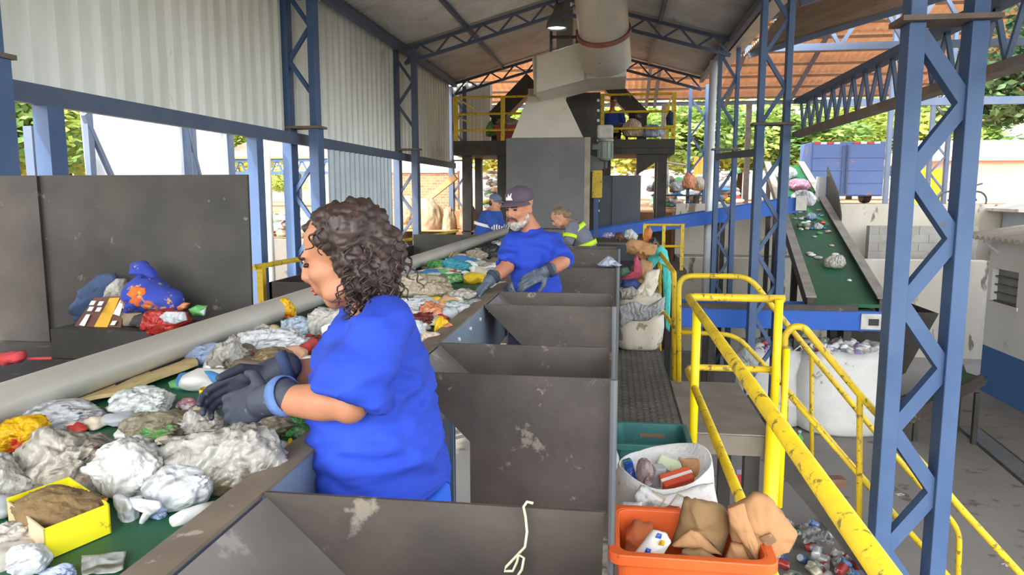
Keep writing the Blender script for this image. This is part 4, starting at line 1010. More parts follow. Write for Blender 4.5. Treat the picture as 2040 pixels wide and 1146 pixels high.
for i in range(300):
    c, r = RN.choice(hb[3:4] + hb[6:9] + hb[10:] ) if i > 30 else RN.choice(hb); r = r[0]
    u = V((RN.gauss(0, 1), RN.gauss(-.5, 1), RN.gauss(0, .8))).normalized()
    p0 = c + u * r * .96
    if (p0 - hc).dot(hM @ V((0, 1, 0))) > .02 or (p0.x < xcut and p0.z < zcut): continue
    L = RN.uniform(.035, .085); rad = RN.uniform(.005, .010); turns = L / .036; ph = RN.random() * 6
    out = (u * .35 + V((RN.uniform(-.2, .35), RN.uniform(-.2, .2), -1))).normalized()
    sx = out.cross(u).normalized(); sy = out.cross(sx)
    pts = [p0 + out * L * k / 12 + u * .008 + (sx * math.cos(ph + turns * 2 * pi * k / 12) + sy * math.sin(ph + turns * 2 * pi * k / 12)) * rad for k in range(13)]
    mb.tube(pts, [.0030 * (1 - .6 * k / 12) for k in range(13)], 5)
for x, y, ex, ey in ((700, 560, 688, 628), (712, 575, 704, 640), (725, 580, 722, 634), (740, 590, 752, 622), (690, 540, 676, 600)):
    a = at(x, y, Y=WY - .068); b = at(ex, ey, Y=WY - .066)
    mb.tube([a.lerp(b, k / 12) + V((.006 * math.sin(k * 1.1), 0, .004 * math.cos(k * 1.1))) for k in range(13)], [.004 * (1 - .6 * k / 12) for k in range(13)], 5)
mb.build('curl', HAIRB, hm, smooth=True)
h1 = [at(x, y, Y=WY - .07) for x, y in ((648, 470), (664, 452), (690, 440))]
# ---------------------------------------------------------------- bearded man
MY = 4.42
loc = (-.5, MY, 0)
t = thing('person', loc, 'bearded man in a dark cap and royal blue t-shirt working at the belt', 'person')
rows = [(458, 1042, 1084), (470, 1024, 1106), (488, 1012, 1114), (512, 1010, 1112), (535, 1014, 1110), (560, 1022, 1114), (585, 1028, 1120), (610, 1030, 1122), (640, 1034, 1120)]
hw = [.07, .10, .125, .135, .14, .145, .15, .15, .14]
shL, elL, wrL, haL = at(1102, 484, Y=4.46), at(1121, 522, Y=4.33), at(1090, 541, Y=4.19), at(1056, 547, Y=4.16)
shR, elR, wrR, haR = at(1022, 484, Y=4.40), at(1010, 532, Y=4.28), at(980, 556, Y=4.16), at(948, 572, Y=4.10)
hc = at(1035, 414, Y=MY - .05)
hM = frame(V((-.50, -.80, -.20)))
B = Blob(); neckb = at(1060, 462, Y=MY)
T = head_blob(B, hc, hM, .98, neck=neckb, nr=.056)
B.rings([(c_, a * .8, b * .8) for c_, a, b in torso(rows, MY, hw)][1:])
B.limb([neckb, neckb + V((0, 0, -.10))], [.058, .08])
B.limb([shL.lerp(elL, .3), elL, elL.lerp(wrL, .35), wrL], [.05, .046, .045, .033])
B.limb([shR.lerp(elR, .3), elR, elR.lerp(wrR, .35), wrR], [.05, .046, .045, .033])
B.fuse('body', SKIN_M, t, .010, 4)
face_parts(T, hM, t, .98)
B = Blob()
for x, y, z, r in ((0, .062, -.098, .034), (.035, .05, -.088, .028), (-.035, .05, -.088, .028), (.055, .025, -.072, .022), (-.055, .025, -.072, .022), (.063, .008, -.045, .014), (-.063, .008, -.045, .014), (0, .075, -.078, .022)):
    B.ell(T(x, y, z), r)
B.fuse('beard', BEARD, t, .007, 3, wrinkle=.006, wscale=(60, 60, 60))
B = Blob()
for x, y, z, r in ((.012, .098, -.043, .009), (-.012, .098, -.043, .009), (.028, .09, -.05, .009), (-.028, .09, -.05, .009), (.034, .083, -.063, .008), (-.034, .083, -.063, .008)): B.ell(T(x, y, z), r)
B.fuse('moustache', BEARDD, t, .004, 3)
CAPM = mat('plum_grey_cap', '#4c4350', '#554b58', scale=12, rough=.9)
def cap(T, M, t, m, s=1.0, brim=(.075, .07), up=0):
    B = Blob(); B.ell(T(0, -.012, .070), (.081 * s, .100 * s, .062 * s), M); B.ell(T(0, -.016, .054), (.081 * s, .100 * s, .030 * s), M)
    c = B.fuse('cap', m, t, .006, 4)
    mb = MB()
    def fn(u, v):
        a = (u - .5) * pi * .95; rx = .080 + v * .012; ry = .088 + v * brim[1] * math.cos(a) ** .7 if math.cos(a) > 0 else .088
        return T(math.sin(a) * rx, -.008 + math.cos(a) * ry, .056 - v * .016 - .014 * math.sin(a) ** 2 * 1.2 + up * v)
    mb.grid(20, 5, fn); mb.build('brim', m, c, smooth=True, solid=.004)
    Blob().ell(T(0, -.012, .134), .008).build('button', m, c, smooth=True)
    return c
c = cap(T, hM, t, CAPM)
f = lambda x, z: T(x, .090 - (z - .06) * .42 - abs(x) * .25 + .004, z)
mb = MB()
lg = [(-.026, .066), (.022, .066), (.024, .084), (.012, .080), (.008, .102), (-.004, .086), (-.014, .106), (-.016, .082)]
pts = [f(x, z) for x, z in lg]
mb.prism(pts, hM @ V((0, .006, 0))); mb.build('cap_emblem', mat('emblem_white', '#d8d4d6', rough=.8), c)
TR = torso(rows[0:7], MY, hw[0:7], 1.0); TR[0] = (TR[0][0] + V((-.012, 0, .012)), TR[0][1] * .9, TR[0][2] * .9)
B = Blob().rings(TR)
B.limb([shL + V((-.05, 0, .015)), shL, shL.lerp(elL, .5), shL.lerp(elL, 1.0)], [.06, .072, .076, .080], open_end=True)
B.limb([shR + V((.05, 0, .015)), shR, shR.lerp(elR, .5), shR.lerp(elR, .95)], [.06, .070, .074, .078], open_end=True)
B.fuse('t_shirt', SHIRT, t, .0125, 6, wrinkle=.02, wscale=(11, 9, 7), seed=3)
B = Blob().rings(torso(rows[5:], MY, [h * .88 for h in hw[5:]], .88))
hip = at(1076, 640, Y=MY)
for s in (-1, 1): B.limb([V((hip.x + s * .09, MY, .82)), V((-.5 + s * .1, MY - .02, .45)), V((-.5 + s * .11, MY, .1))], [.10, .075, .062])
B.fuse('trousers', JEAND, t, .014, 5)
for s in (-1, 1): shoe((-.5 + s * .11, MY, -.012), (-.4, -1, 0), t)
hand('glove', wrL + (haL - wrL) * .1, haL - wrL + V((0, 0, -.03)), V((.1, .9, -.5)), GLOVE2, t, thumb=1, curl=(18, 22, 24, 26), s=1.08, cuff=mat('dark_cuff', '#303846', rough=.9), back=.03)
hand('glove', wrR + (haR - wrR) * .1, haR - wrR + V((0, 0, -.05)), V((.2, .1, -1)), GLOVE2, t, thumb=-1, curl=(25, 28, 30, 34), s=1.08, cuff=MATS['dark_cuff'], back=.03)
# ---------------------------------------------------------------- sorter with cap and reflective band
CY = 10.9
MB().box((-2.7, 10.5, -.1), (-.6, 12.2, -.012)).build('floor_platform', STEELD, kind='structure')
for x, y in ((-2.6, 10.6), (-.7, 10.6), (-2.6, 12.1), (-.7, 12.1)): MB().box((x - .04, y - .04, GZ), (x + .04, y + .04, -.1)).build('platform_post', STEELD, kind='structure')
t = thing('person', (-1.75, CY, 0), 'worker in a grey-blue cap and blue shirt with white reflective band, left of the belt', 'person')
rows = [(414, 973, 993), (420, 962, 1000), (432, 955, 1002), (448, 949, 1001), (464, 944, 997), (480, 940, 992), (495, 940, 990), (512, 942, 990)]
hw = [.07, .17, .2, .2, .19, .19, .19, .18]
hc = at(987, 404, Y=CY); hM = frame(V((.93, -.22, -.25)))
B = Blob(); neckb = at(981, 418, Y=CY)
T = head_blob(B, hc, hM, 1.0, neck=neckb)
B.rings(torso(rows, CY, hw, .9))
s1, e1, w1 = at(975, 430, Y=CY - .2), at(985, 452, Y=CY - .26), at(1004, 459, Y=CY - .2)
s2, e2, w2 = at(985, 430, Y=CY + .2), at(1000, 452, Y=CY + .26), at(1018, 456, Y=CY + .2)
for a, b, c_ in ((s1, e1, w1), (s2, e2, w2)): B.limb([a, b, c_], [.055, .045, .033])
B.fuse('body', SKIN_L, t, .013, 4)
face_parts(T, hM, t)
B = Blob(); B.ell(T(0, -.05, -.01), (.07, .05, .07), hM); B.fuse('hair', HAIRB, t, .012, 3)
cap(T, hM, t, mat('grey_blue_cap', '#5f7086', '#66788e', scale=10, rough=.9), 1.0)
B = Blob().rings(torso(rows[1:7], CY, hw[1:7], 1.0))
B.limb([s1, s1.lerp(e1, .7)], [.085, .08]); B.limb([s2, s2.lerp(e2, .7)], [.085, .08])
sh = B.fuse('shirt', SHIRT2, t, .015, 5, wrinkle=.01)
bm_ = MB(); rg = torso([(446, 946, 1003), (452, 945, 1003)], CY, (.207, .207), 1.03)
band = []
for cc, A, Bv in rg: band.append([V(cc) + A * math.cos(2 * pi * j / 28) + Bv * math.sin(2 * pi * j / 28) + V((0, 0, -.05 * math.cos(2 * pi * j / 28))) for j in range(28)])
bm_.loft(band, cap=False); bm_.build('reflective_band', mat('reflective_white', '#e4e8ec', rough=.4), sh, smooth=True, solid=.006)
st = mat('striped_sleeve', '#e4e4ea'); nn = st.node_tree
wv = nn.nodes.new('ShaderNodeTexWave'); wv.inputs['Scale'].default_value = 9; wv.bands_direction = 'X'
tc_ = nn.nodes.new('ShaderNodeTexCoord'); cr = nn.nodes.new('ShaderNodeValToRGB'); cr.color_ramp.interpolation = 'CONSTANT'
cr.color_ramp.elements[0].color = lin('#e8e8ee'); cr.color_ramp.elements[1].position = .5; cr.color_ramp.elements[1].color = lin('#3b4468')
nn.links.new(tc_.outputs['Object'], wv.inputs[0]); nn.links.new(wv.outputs[0], cr.inputs[0]); nn.links.new(cr.outputs[0], nn.nodes['Principled BSDF'].inputs['Base Color'])
for a, b, c_ in ((s1, e1, w1), (s2, e2, w2)): Blob().limb([a.lerp(b, .6), b, b.lerp(c_, .85)], [.06, .056, .044]).fuse('sleeve', st, sh, .010, 4)
for a, c_, th in ((e1, w1, 1), (e2, w2, -1)): hand('glove', c_, c_ - a, (0, 0, -1), GLOVE, t, thumb=th)
B = Blob().rings(torso(rows[5:], CY, hw[5:], .98))
for s in (-1, 1): B.limb([V((-1.85, CY + s * .1, .8)), V((-1.83, CY + s * .1, .45)), V((-1.85, CY + s * .1, .1))], [.1, .075, .06])
B.fuse('trousers', JEAND, t, .016, 4)
for s in (-1, 1): shoe((-1.85, CY + s * .1, -.012), (1, 0, 0), t)
# ---------------------------------------------------------------- worker in grey bending over the belt
GY = 8.75
GREYU = mat('grey_uniform', '#6d6f7c', '#787a86', '#5c5e6a', scale=6, spot_scale=9, rough=.9)
HIV = mat('hi_vis_yellow', '#c8f02a', '#bfe826', scale=6, rough=.6)
t = thing('person', (-.35, GY, 0), 'worker with tied ash hair in a grey uniform with hi-vis bands, bending over the belt', 'person')
hc = at(1114, 434, Y=GY); hM = frame(V((-.80, -.12, -.62)), (-.3, 0, 1))
B = Blob(); neckb = at(1133, 446, Y=GY); T = head_blob(B, hc, hM, 1.0, neck=neckb)
spine = [(1128, 442, .05, .08), (1137, 448, .10, .17), (1146, 458, .125, .19), (1156, 472, .135, .18), (1164, 488, .14, .18), (1168, 505, .14, .18), (1170, 530, .13, .17)]
rg = []
for i, (x, y, r, h) in enumerate(spine):
    c_ = at(x, y, Y=GY); a = at(*spine[max(0, i - 1)][:2], Y=GY); b = at(*spine[min(len(spine) - 1, i + 1)][:2], Y=GY)
    d = (b - a).normalized(); rg.append((c_, V((-d.z, 0, d.x)) * r, V((0, h, 0))))
B.rings([(c_, a * .88, b * .88) for c_, a, b in rg])
s1, e1, w1 = at(1140, 452, Y=GY - .19), at(1134, 480, Y=GY - .24), at(1112, 492, Y=GY - .12)
s2, e2, w2 = at(1140, 450, Y=GY + .19), at(1130, 478, Y=GY + .24), at(1106, 490, Y=GY + .12)
for a, b, c_ in ((s1, e1, w1), (s2, e2, w2)): B.limb([a, b, c_], [.05, .042, .03])
B.fuse('body', SKIN_L, t, .012, 4); face_parts(T, hM, t)
B = Blob(); B.ell(T(0, -.03, .05), (.08, .09, .072), hM); B.ell(T(0, -.08, -.0), (.065, .05, .07), hM); B.ell(T(0, -.12, -.03), .035)
B.fuse('hair', HAIRG, t, .010, 3, wrinkle=.01, wscale=(30, 30, 30))
B = Blob().rings(rg[1:])
for a, b, c_ in ((s1, e1, w1), (s2, e2, w2)): B.limb([a, b, b.lerp(c_, .85)], [.078, .062, .048])
j = B.fuse('jacket', GREYU, t, .014, 5, wrinkle=.012)
for k in (2, 4):
    c_, a, b = rg[k]; d = (V(rg[k + 1][0]) - V(rg[k][0])).normalized() if k < 6 else V((0, 0, -1))
    ring = lambda off, sc: [V(c_) + d * off + a * sc * math.cos(2 * pi * q / 24) + b * sc * math.sin(2 * pi * q / 24) for q in range(24)]
    MB().loft([ring(-.025, 1.12), ring(.035, 1.12)], cap=False).build('hi_vis_band', HIV, j, smooth=True, solid=.006)
for a, b in ((s1, e1), (s2, e2)): MB().tube([a.lerp(b, .55), a.lerp(b, .8)], [.079, .076], 16, cap=False).build('hi_vis_band', HIV, j, smooth=True, solid=.006)
for a, c_, th in ((e1, w1, -1), (e2, w2, 1)): hand('glove', c_, c_ - a + V((0, 0, -.05)), (0, 0, -1), GLOVE, t, thumb=th)
B = Blob().rings(rg[4:])
for s in (-1, 1): B.limb([V((-.34, GY + s * .1, .75)), V((-.36, GY + s * .1, .45)), V((-.34, GY + s * .1, .1))], [.11, .08, .065])
B.fuse('trousers', GREYU, t, .016, 4)
for s in (-1, 1): shoe((-.34, GY + s * .1, -.012), (-1, 0, 0), t)
# ---------------------------------------------------------------- worker on the upper platform
UY = 17.0
t = thing('person', (at(1222, 240, Y=UY).x, UY, 2.76), 'seated worker in a navy blue shirt up on the platform behind the yellow railing', 'person')
x = at(1222, 240, Y=UY).x
hc = V((x - .01, UY - .05, 3.68)); hM = frame(V((.45, -.75, -.5)))
B = Blob(); nb = V((x - .03, UY + .02, 3.50)); T = head_blob(B, hc, hM, 1.0, neck=nb)
rg = [(V((x - .03, UY + .03, z)), V((w_, 0, 0)), V((0, d, 0))) for z, w_, d in ((3.49, .08, .07), (3.44, .20, .1), (3.3, .21, .12), (3.1, .2, .13), (2.98, .2, .14))]
B.rings([(c_, a * .9, b * .9) for c_, a, b in rg])
arms = [(V((x + s * .2 - .03, UY, 3.42)), V((x + s * .27 - .03, UY - .05, 3.16)), V((x + s * .12, UY - .27, 3.14))) for s in (-1, 1)]
for a, b, c_ in arms: B.limb([a, b, c_], [.05, .042, .032])
B.fuse('body', SKIN_M, t, .014, 4); face_parts(T, hM, t)
B = Blob(); B.ell(T(0, -.02, .045), (.078, .098, .08), hM); B.fuse('hair', HAIRB, t, .012, 2)
B = Blob().rings(rg[1:])
for a, b, c_ in arms: B.limb([a, b, b.lerp(c_, .8)], [.075, .06, .05])
B.fuse('shirt', mat('navy_work_shirt', '#2a3f8c', '#31479a', scale=8, rough=.9), t, .016, 4, wrinkle=.01)
for (a, b, c_), th in zip(arms, (1, -1)): hand('glove', c_, c_ - b, (0, 0, -1), GLOVE, t, thumb=th)
B = Blob()
for s in (-1, 1): B.limb([V((x + s * .1 - .03, UY + .05, 2.98)), V((x + s * .12, UY - .32, 2.98)), V((x + s * .12, UY - .34, 2.84))], [.09, .07, .055])
B.ell((x - .03, UY + .05, 2.98), (.19, .15, .1)); B.fuse('trousers', JEAND, t, .018, 4)
for s in (-1, 1): shoe((x + s * .12, UY - .36, 2.762), (0, -1, 0), t)
t = thing('wooden_stool', (x - .03, UY + .1, 2.76), 'low seat box under the worker on the upper platform', 'stool')
MB().box((x - .2, UY - .03, 2.762), (x + .14, UY + .23, 2.88)).build('seat_box', STEELD, t)
# ================================================================ rubbish: generators
def plastic(name, base, second, spot=None, cut=.6, ss=9, sc=7, rough=.35, alpha=1, tl=.25):
    """thin film: patchy colour, sharp distorted crease bump, some light through it"""
    m = mat(name, base, second, spot, scale=sc, amt=1, spot_scale=ss, spot_cut=cut, rough=rough, alpha=alpha)
    n = m.node_tree.nodes; l = m.node_tree.links; b = n['Principled BSDF']
    tc = n.new('ShaderNodeTexCoord'); nz = n.new('ShaderNodeTexNoise'); nz.inputs['Scale'].default_value = 9; nz.inputs['Detail'].default_value = 4; nz.inputs['Distortion'].default_value = 3
    wv = n.new('ShaderNodeTexWave'); wv.inputs['Scale'].default_value = 5; wv.inputs['Distortion'].default_value = 14; wv.inputs['Detail'].default_value = 3; wv.inputs['Detail Scale'].default_value = 1.3
    ad = n.new('ShaderNodeMath'); l.new(tc.outputs['Object'], nz.inputs[0]); l.new(tc.outputs['Object'], wv.inputs[0]); l.new(nz.outputs[0], ad.inputs[0]); l.new(wv.outputs[0], ad.inputs[1])
    bp = n.new('ShaderNodeBump'); bp.inputs['Strength'].default_value = .75; bp.inputs['Distance'].default_value = .014; l.new(ad.outputs[0], bp.inputs['Height']); l.new(bp.outputs[0], b.inputs['Normal'])
    if tl:
        tr = n.new('ShaderNodeBsdfTranslucent'); tr.inputs[0].default_value = lin(second); l.new(bp.outputs[0], tr.inputs['Normal'])
        mx = n.new('ShaderNodeMixShader'); mx.inputs[0].default_value = tl
        l.new(b.outputs[0], mx.inputs[1]); l.new(tr.outputs[0], mx.inputs[2]); l.new(mx.outputs[0], n['Material Output'].inputs[0])
    return m
PW = plastic('white_film', '#e2e4e4', '#c9cccd', '#b5aea2', .64)
PWG = plastic('dirty_white_film', '#d6d3ca', '#b9b4a8', '#8f8676', .60)
PGR = plastic('murky_clear_film', '#c2c0b6', '#99948a', '#6d624e', .57, ss=6, rough=.25)
PCL = plastic('clear_film', '#c4c8c4', '#a9ada8', '#8a8a80', .62, alpha=.75)
PBE = plastic('beige_film', '#c9bda4', '#b5a88d', '#8d7f66', .62)
PLB = plastic('pale_blue_film', '#bccbe8', '#a8b9dc', '#e4e8f0', .66)
PTE = plastic('teal_film', '#3f9fb4', '#58b4c4', '#2c7f98', .6)
PGN = plastic('green_film', '#4fa85c', '#7cc46c', '#d8ead0', .6)
PBL = plastic('black_film', '#26272a', '#34363a', '#6a6c70', .68, tl=0)
POR = plastic('orange_film', '#d07848', '#e0a078', '#f0d8c0', .6)
PRD = plastic('red_film', '#b8322e', '#c8443a', '#e8c8c0', .62)
PDR = plastic('dark_red_film', '#6a2c2a', '#7c3a34', '#a86a58', .62)
PYE = plastic('yellow_pack', '#f0c818', '#e8b010', '#c8402a', .6)
PYR = plastic('yellow_red_wrapper', '#f2c520', '#eab018', '#d83a2a', .56, ss=16)
PWR = plastic('white_red_print_film', '#d8d5cc', '#aba596', '#b5544a', .64, ss=7)
PWGN = plastic('white_green_print_film', '#dfe3df', '#cfd4ce', '#3f8f4c', .60, ss=7)
PGNW = plastic('green_print_murky_film', '#a89f86', '#8f866c', '#62ac58', .57, ss=12)
PHAIR = mat('brown_fibre_waste', '#7d6a4c', '#5f4f38', '#9c8a68', scale=18, spot_scale=30, spot_cut=.58, rough=.95, bump=.8, bump_scale=60)
PBROWN = mat('kraft_paper', '#b58a5e', '#a3794f', '#8a6440', scale=3, spot_scale=6, spot_cut=.64, rough=.85, bump=.25, bump_scale=14)
PKRAFT2 = mat('dull_kraft_paper', '#94764f', '#856a48', '#6d5638', scale=3, spot_scale=6, spot_cut=.62, rough=.85, bump=.25, bump_scale=14)
PCARD = mat('cardboard', '#b08d66', '#9c7b56', scale=4, rough=.9)
PBLUE = plastic('blue_pack', '#2a58c0', '#3a6cd0', '#e0e4ec', .6, ss=14)
PAPER = mat('white_paper', '#dcdcd4', '#cfcfc6', '#a8a49a', scale=6, spot_scale=12, spot_cut=.62, rough=.85)
RAFF = mat('woven_raffia', '#d2cbbb', '#bfb7a5', '#8c8270', scale=4, amt=1, spot_scale=6, spot_cut=.58, rough=.85, bump=.3, bump_scale=90)
RAFW = mat('white_raffia', '#dcdcd8', '#c8c8c4', '#9a958a', scale=3, amt=1, spot_scale=4, spot_cut=.62, rough=.8, bump=.35, bump_scale=60)
def ridge(p): return 1 - abs(noise.noise(p)) * 2
def crumple(c, r, seed, amp=.3, rotz=0, flat=.55, tails=0, sub=None, tail_dir=None):
    """thin-film bag: straight fold creases, pleats gathered toward a tie point, a few pulled ears"""
    vs, fs = sub or ICO4; o = V((seed * 3.7, seed * 1.3, seed * .7)); out = []; Rz = Matrix.Rotation(rotz, 3, 'Z')
    rr = random.Random(seed); td = [V(tail_dir).normalized()] if tail_dir else []
    rv = lambda: V((rr.gauss(0, 1), rr.gauss(0, 1), rr.gauss(0, 1))).normalized()
    while len(td) < tails: td.append(V((rr.gauss(0, 1), rr.gauss(0, 1), rr.uniform(.0, .8))).normalized())
    small = len(vs) < 700
    folds = [(rv(), rr.uniform(-.75, .75), rr.uniform(.4, 1.0) * (1 if rr.random() < .5 else -1)) for _ in range(5 if small else 16)]
    pole = (td[0] if td else V((rr.gauss(0, .6), rr.gauss(0, .6), 1)).normalized()); ax = pole.orthogonal().normalized(); ay = pole.cross(ax)
    for v in vs:
        w_ = v + V((noise.noise(v * 1.8 + o), noise.noise(v * 1.8 + o + V((9, 0, 0))), noise.noise(v * 1.8 + o + V((0, 9, 0))))) * .28
        k = 1 + amp * .75 * noise.noise(v * 1.4 + o)
        for n_, d_, s_ in folds: k += amp * .30 * s_ * (abs(w_.dot(n_) - d_) - .4) * (1 if small else .62)
        if not small:
            ph = math.atan2(w_.dot(ay), w_.dot(ax)); q = max(0, (1 + v.dot(pole)) / 2)
            pl = noise.noise(V((math.cos(ph) * 3.2, math.sin(ph) * 3.2, q * .8)) + o)
            k += amp * .55 * (1 - abs(pl) * 2.6) * q ** 1.2 * .6
            k += amp * .21 * (1 - abs(noise.noise(w_ * 4.5 + o)) * 2.6) + amp * .06 * (1 - abs(noise.noise(w_ * 10 + o)) * 2.4)
            if q > .93: k -= amp * .5 * ((q - .93) / .07) ** 1.5
        for d in td:
            q = v.dot(d)
            if q > .90: k += ((q - .90) / .10) ** 2 * .45 * (.7 + .9 * noise.noise(v * 14 + o))
        p = v * k
        if p.z < -flat: p.z = -flat + (p.z + flat) * .15
        p = Rz @ V((p.x * r[0], p.y * r[1], p.z * r[2])); out.append(V(c) + p)
    return out, fs
SEED = [100]
def zdist(p): return (V(p) - EYE).dot(_F)
def lump(name, label, cat, px_, py_, w_, h_, m, group=None, base=None, Y=None, X=None, amp=.3, flat=.55, tails=0, deep=1.0, rotz=None, tail_dir=None, parent=None, sub=None, lift=0):
    """a crumpled soft item that covers about w x h pixels and rests on height base (or sits at depth Y)"""
    SEED[0] += 1
    base = BZ if base is None else base
    z = base + .05
    for _ in range(3):
        p = at(px_, py_, Y=Y) if Y is not None else at(px_, py_, X=X) if X is not None else at(px_, py_, Z=z)
        s = zdist(p) / FOC; sx = w_ * s / 2; sz = h_ * s / 2 * (.95 if Y is not None or X is not None else .85)
        z = base + sz * .62 + lift
    r = (sx / 1.08, (sx + sz) / 2 * deep, sz * 1.05)
    vs, fs = crumple(p, r, SEED[0], amp, RN.uniform(-.4, .4) if rotz is None else rotz, flat, tails, sub, tail_dir)
    mb = MB().add(vs, fs)
    if parent is not None: return mb.build(name, m, parent, smooth=True)
    zb = min(v.z for v in vs)
    o = mb.build(name, m, org=(p.x, p.y, zb), smooth=True)
    return tag(o, label, cat, group)
def pillow(name, label, cat, pts, Y, thick, m, amp=.012, parent=None, tilt=0, group=None, fr=14):
    """inflated, crumpled shape with the given outline (pixels) standing at depth Y; tilt leans its top away"""
    SEED[0] += 1; n = 40; P_ = []
    for i in range(n):
        t_ = i / n * len(pts); a = pts[int(t_)]; b = pts[(int(t_) + 1) % len(pts)]; f_ = t_ - int(t_)
        P_.append(at(a[0] + (b[0] - a[0]) * f_, a[1] + (b[1] - a[1]) * f_, Y=Y))
    zb = min(p.z for p in P_)
    for p in P_: p.y += (p.z - zb) * tilt
    c = sum(P_, V((0, 0, 0))) / n; rings = []
    o = V((SEED[0] * 1.7, 0, 0))
    for sgn, ks in ((-1, (.06, .25, .5, .72, .88, .97)), (1, (.97, .88, .72, .5, .25, .06))):
        for k in ks:
            d = thick / 2 * math.sqrt(max(0, 1 - k * k)) * sgn
            rg = []
            for p in P_:
                q = c + (p - c) * k; q.y += d
                q += V((.4, 1, .4)) * amp * (noise.noise(q * fr + o) + .6 * (ridge(q * fr * 2.2 + o) - .5)); rg.append(q)
            rings.append(rg)
    mb = MB().loft(rings)
    if parent is not None: return mb.build(name, m, parent, smooth=True)
    return tag(mb.build(name, m, org=(c.x, Y, min(p.z for r_ in rings for p in r_)), smooth=True), label, cat, group)
def sheet(name, label, cat, quad, Z, m, amp=.02, lift=.0, parent=None, Y=None, group=None, fr=9, th=.0015):
    """crumpled thin sheet over four pixel corners, lying at height Z or standing at depth Y"""
    SEED[0] += 1; c = [at(x, y, Z=Z) if Y is None else at(x, y, Y=Y) for x, y in quad]; o = V((SEED[0], 2, 5)); mb = MB()
    def fn(u, v):
        p = c[0] * (1 - u) * (1 - v) + c[1] * u * (1 - v) + c[2] * u * v + c[3] * (1 - u) * v
        e = amp * (noise.noise(p * fr + o) + .7 * (ridge(p * fr * 2 + o) - .4))
        if Y is None: p.z += lift + max(0, e + amp * .5); p.x += e * .5
        else: p.y += e; p.x += e * .4
        return p
    mb.grid(22, 22, fn)
    if parent is not None: return mb.build(name, m, parent, smooth=True, solid=th)
    q = sum(c, V((0, 0, 0))) / 4; zb = min(v.z for v in mb.v)
    return tag(mb.build(name, m, org=(q.x, q.y, zb), smooth=True, solid=th), label, cat, group)
G1 = 'rubbish on the sorting belt'
def B(name, label, px_, py_, w_, h_, m, cat=None, **k):
    k['amp'] = k.get('amp', .3) * 1.25; k.setdefault('tails', 2)
    return lump(name, label, cat or ('bag' if 'bag' in name else 'rubbish'), px_, py_, w_, h_, m, G1, **k)
# ---------------------------------------------------------------- foreground rubbish on the belt
B('plastic_bag', 'long white plastic bag, farthest of the foreground pile, near the guide rail', 98, 830, 200, 66, PW, amp=.22)
B('snack_wrapper', 'yellow and red wrapper below the long white bag at the left edge', 42, 872, 84, 70, PYR, amp=.4)
B('plastic_bag', 'white bag with a green print on the bare belt before the gloves', 285, 806, 124, 80, PWGN, amp=.25)
B('food_bag', 'murky bag with bright green print full of food waste, below the green-printed white bag', 302, 856, 140, 62, PGNW, amp=.22)
B('plastic_bag', 'huge murky bag with reddish prints in the left foreground', 140, 930, 205, 140, plastic('murky_red_print', '#bdb7aa', '#8d8676', '#a2564a', .6, ss=9, rough=.25), amp=.28, deep=.85)
B('plastic_bag', 'translucent bag pressed against the left frame edge under the yellow wrapper', 0, 965, 90, 120, PGR, amp=.3)
o = B('tied_bag', 'white tied bag with red print and a hanging torn tail in front', 262, 940, 165, 150, plastic('white_red_spots', '#e2e2de', '#c6c4bc', '#bb5a50', .68, ss=8), amp=.2, lift=.012, deep=.75)
pillow('bag_tail', None, None, [(228, 985), (285, 985), (272, 1030), (280, 1066), (258, 1070), (232, 1064), (236, 1030)], 1.215, .05, PW, parent=o)
pillow('bag_handle', None, None, [(262, 988), (318, 1000), (322, 1012), (300, 1028), (282, 1050), (276, 1046), (298, 1018), (262, 1008)], 1.20, .018, PW, parent=o, amp=.004)
B('plastic_bag', 'smooth rounded light grey bag between the tied bag and the big clear bag', 358, 972, 138, 104, PW, amp=.12)
B('plastic_bag', 'big crinkled dirty clear bag at the belt edge beside the nearest hopper', 455, 920, 215, 160, PGR, amp=.25, deep=.85)
B('plastic_bag', 'off-white torn bag under the near glove', 412, 850, 96, 62, PWG, amp=.35)
B('plastic_bag', 'pale crinkled bag right under the woman near forearm', 532, 846, 130, 66, PBE, amp=.3)
B('film_scrap', 'clear greenish film against the belt edge below the woman elbow', 596, 852, 76, 46, PGN, amp=.4)
o = B('milk_carton', 'white carton with a yellow edge lying on the belt edge below the woman elbow', 560, 898, 54, 42, PAPER, amp=.12)
lump('carton_edge', None, None, 579, 889, 12, 34, PYE, base=BZ + .02, parent=o)
B('plastic_bag', 'small pale bag with reddish print in the bottom left corner', 32, 1068, 100, 64, PWR, amp=.28)
B('plastic_bag', 'white crumpled bag at the bottom left edge below the yellow tray', 55, 1118, 84, 70, PW, amp=.2)
B('paper_towel', 'bluish white paper wad at the bottom edge left of the clear film', 118, 1142, 60, 26, PLB, amp=.3)
sheet('film_sheet', 'flat torn clear film lying on bare belt at the bottom', 'film', [(163, 1112), (252, 1104), (246, 1140), (168, 1146)], BZ + .004, PCL, amp=.012)
B('paper_knot', 'pale blue knotted scrap beside the tied bag tail', 316, 1024, 32, 26, PLB, amp=.35)
tag(MB().tube([at(x, y, Z=BZ + .02) for x, y in ((343, 1040), (365, 1031), (395, 1022), (428, 1010))], [.010, .014, .015, .012], 12).build('foam_stick', mat('white_foam', '#d9dad4', '#c6c8c2', scale=12, rough=.8), org=at(385, 1028, Z=BZ), smooth=True), 'short white foam stick lying on bare belt near the nearest hopper', 'stick')
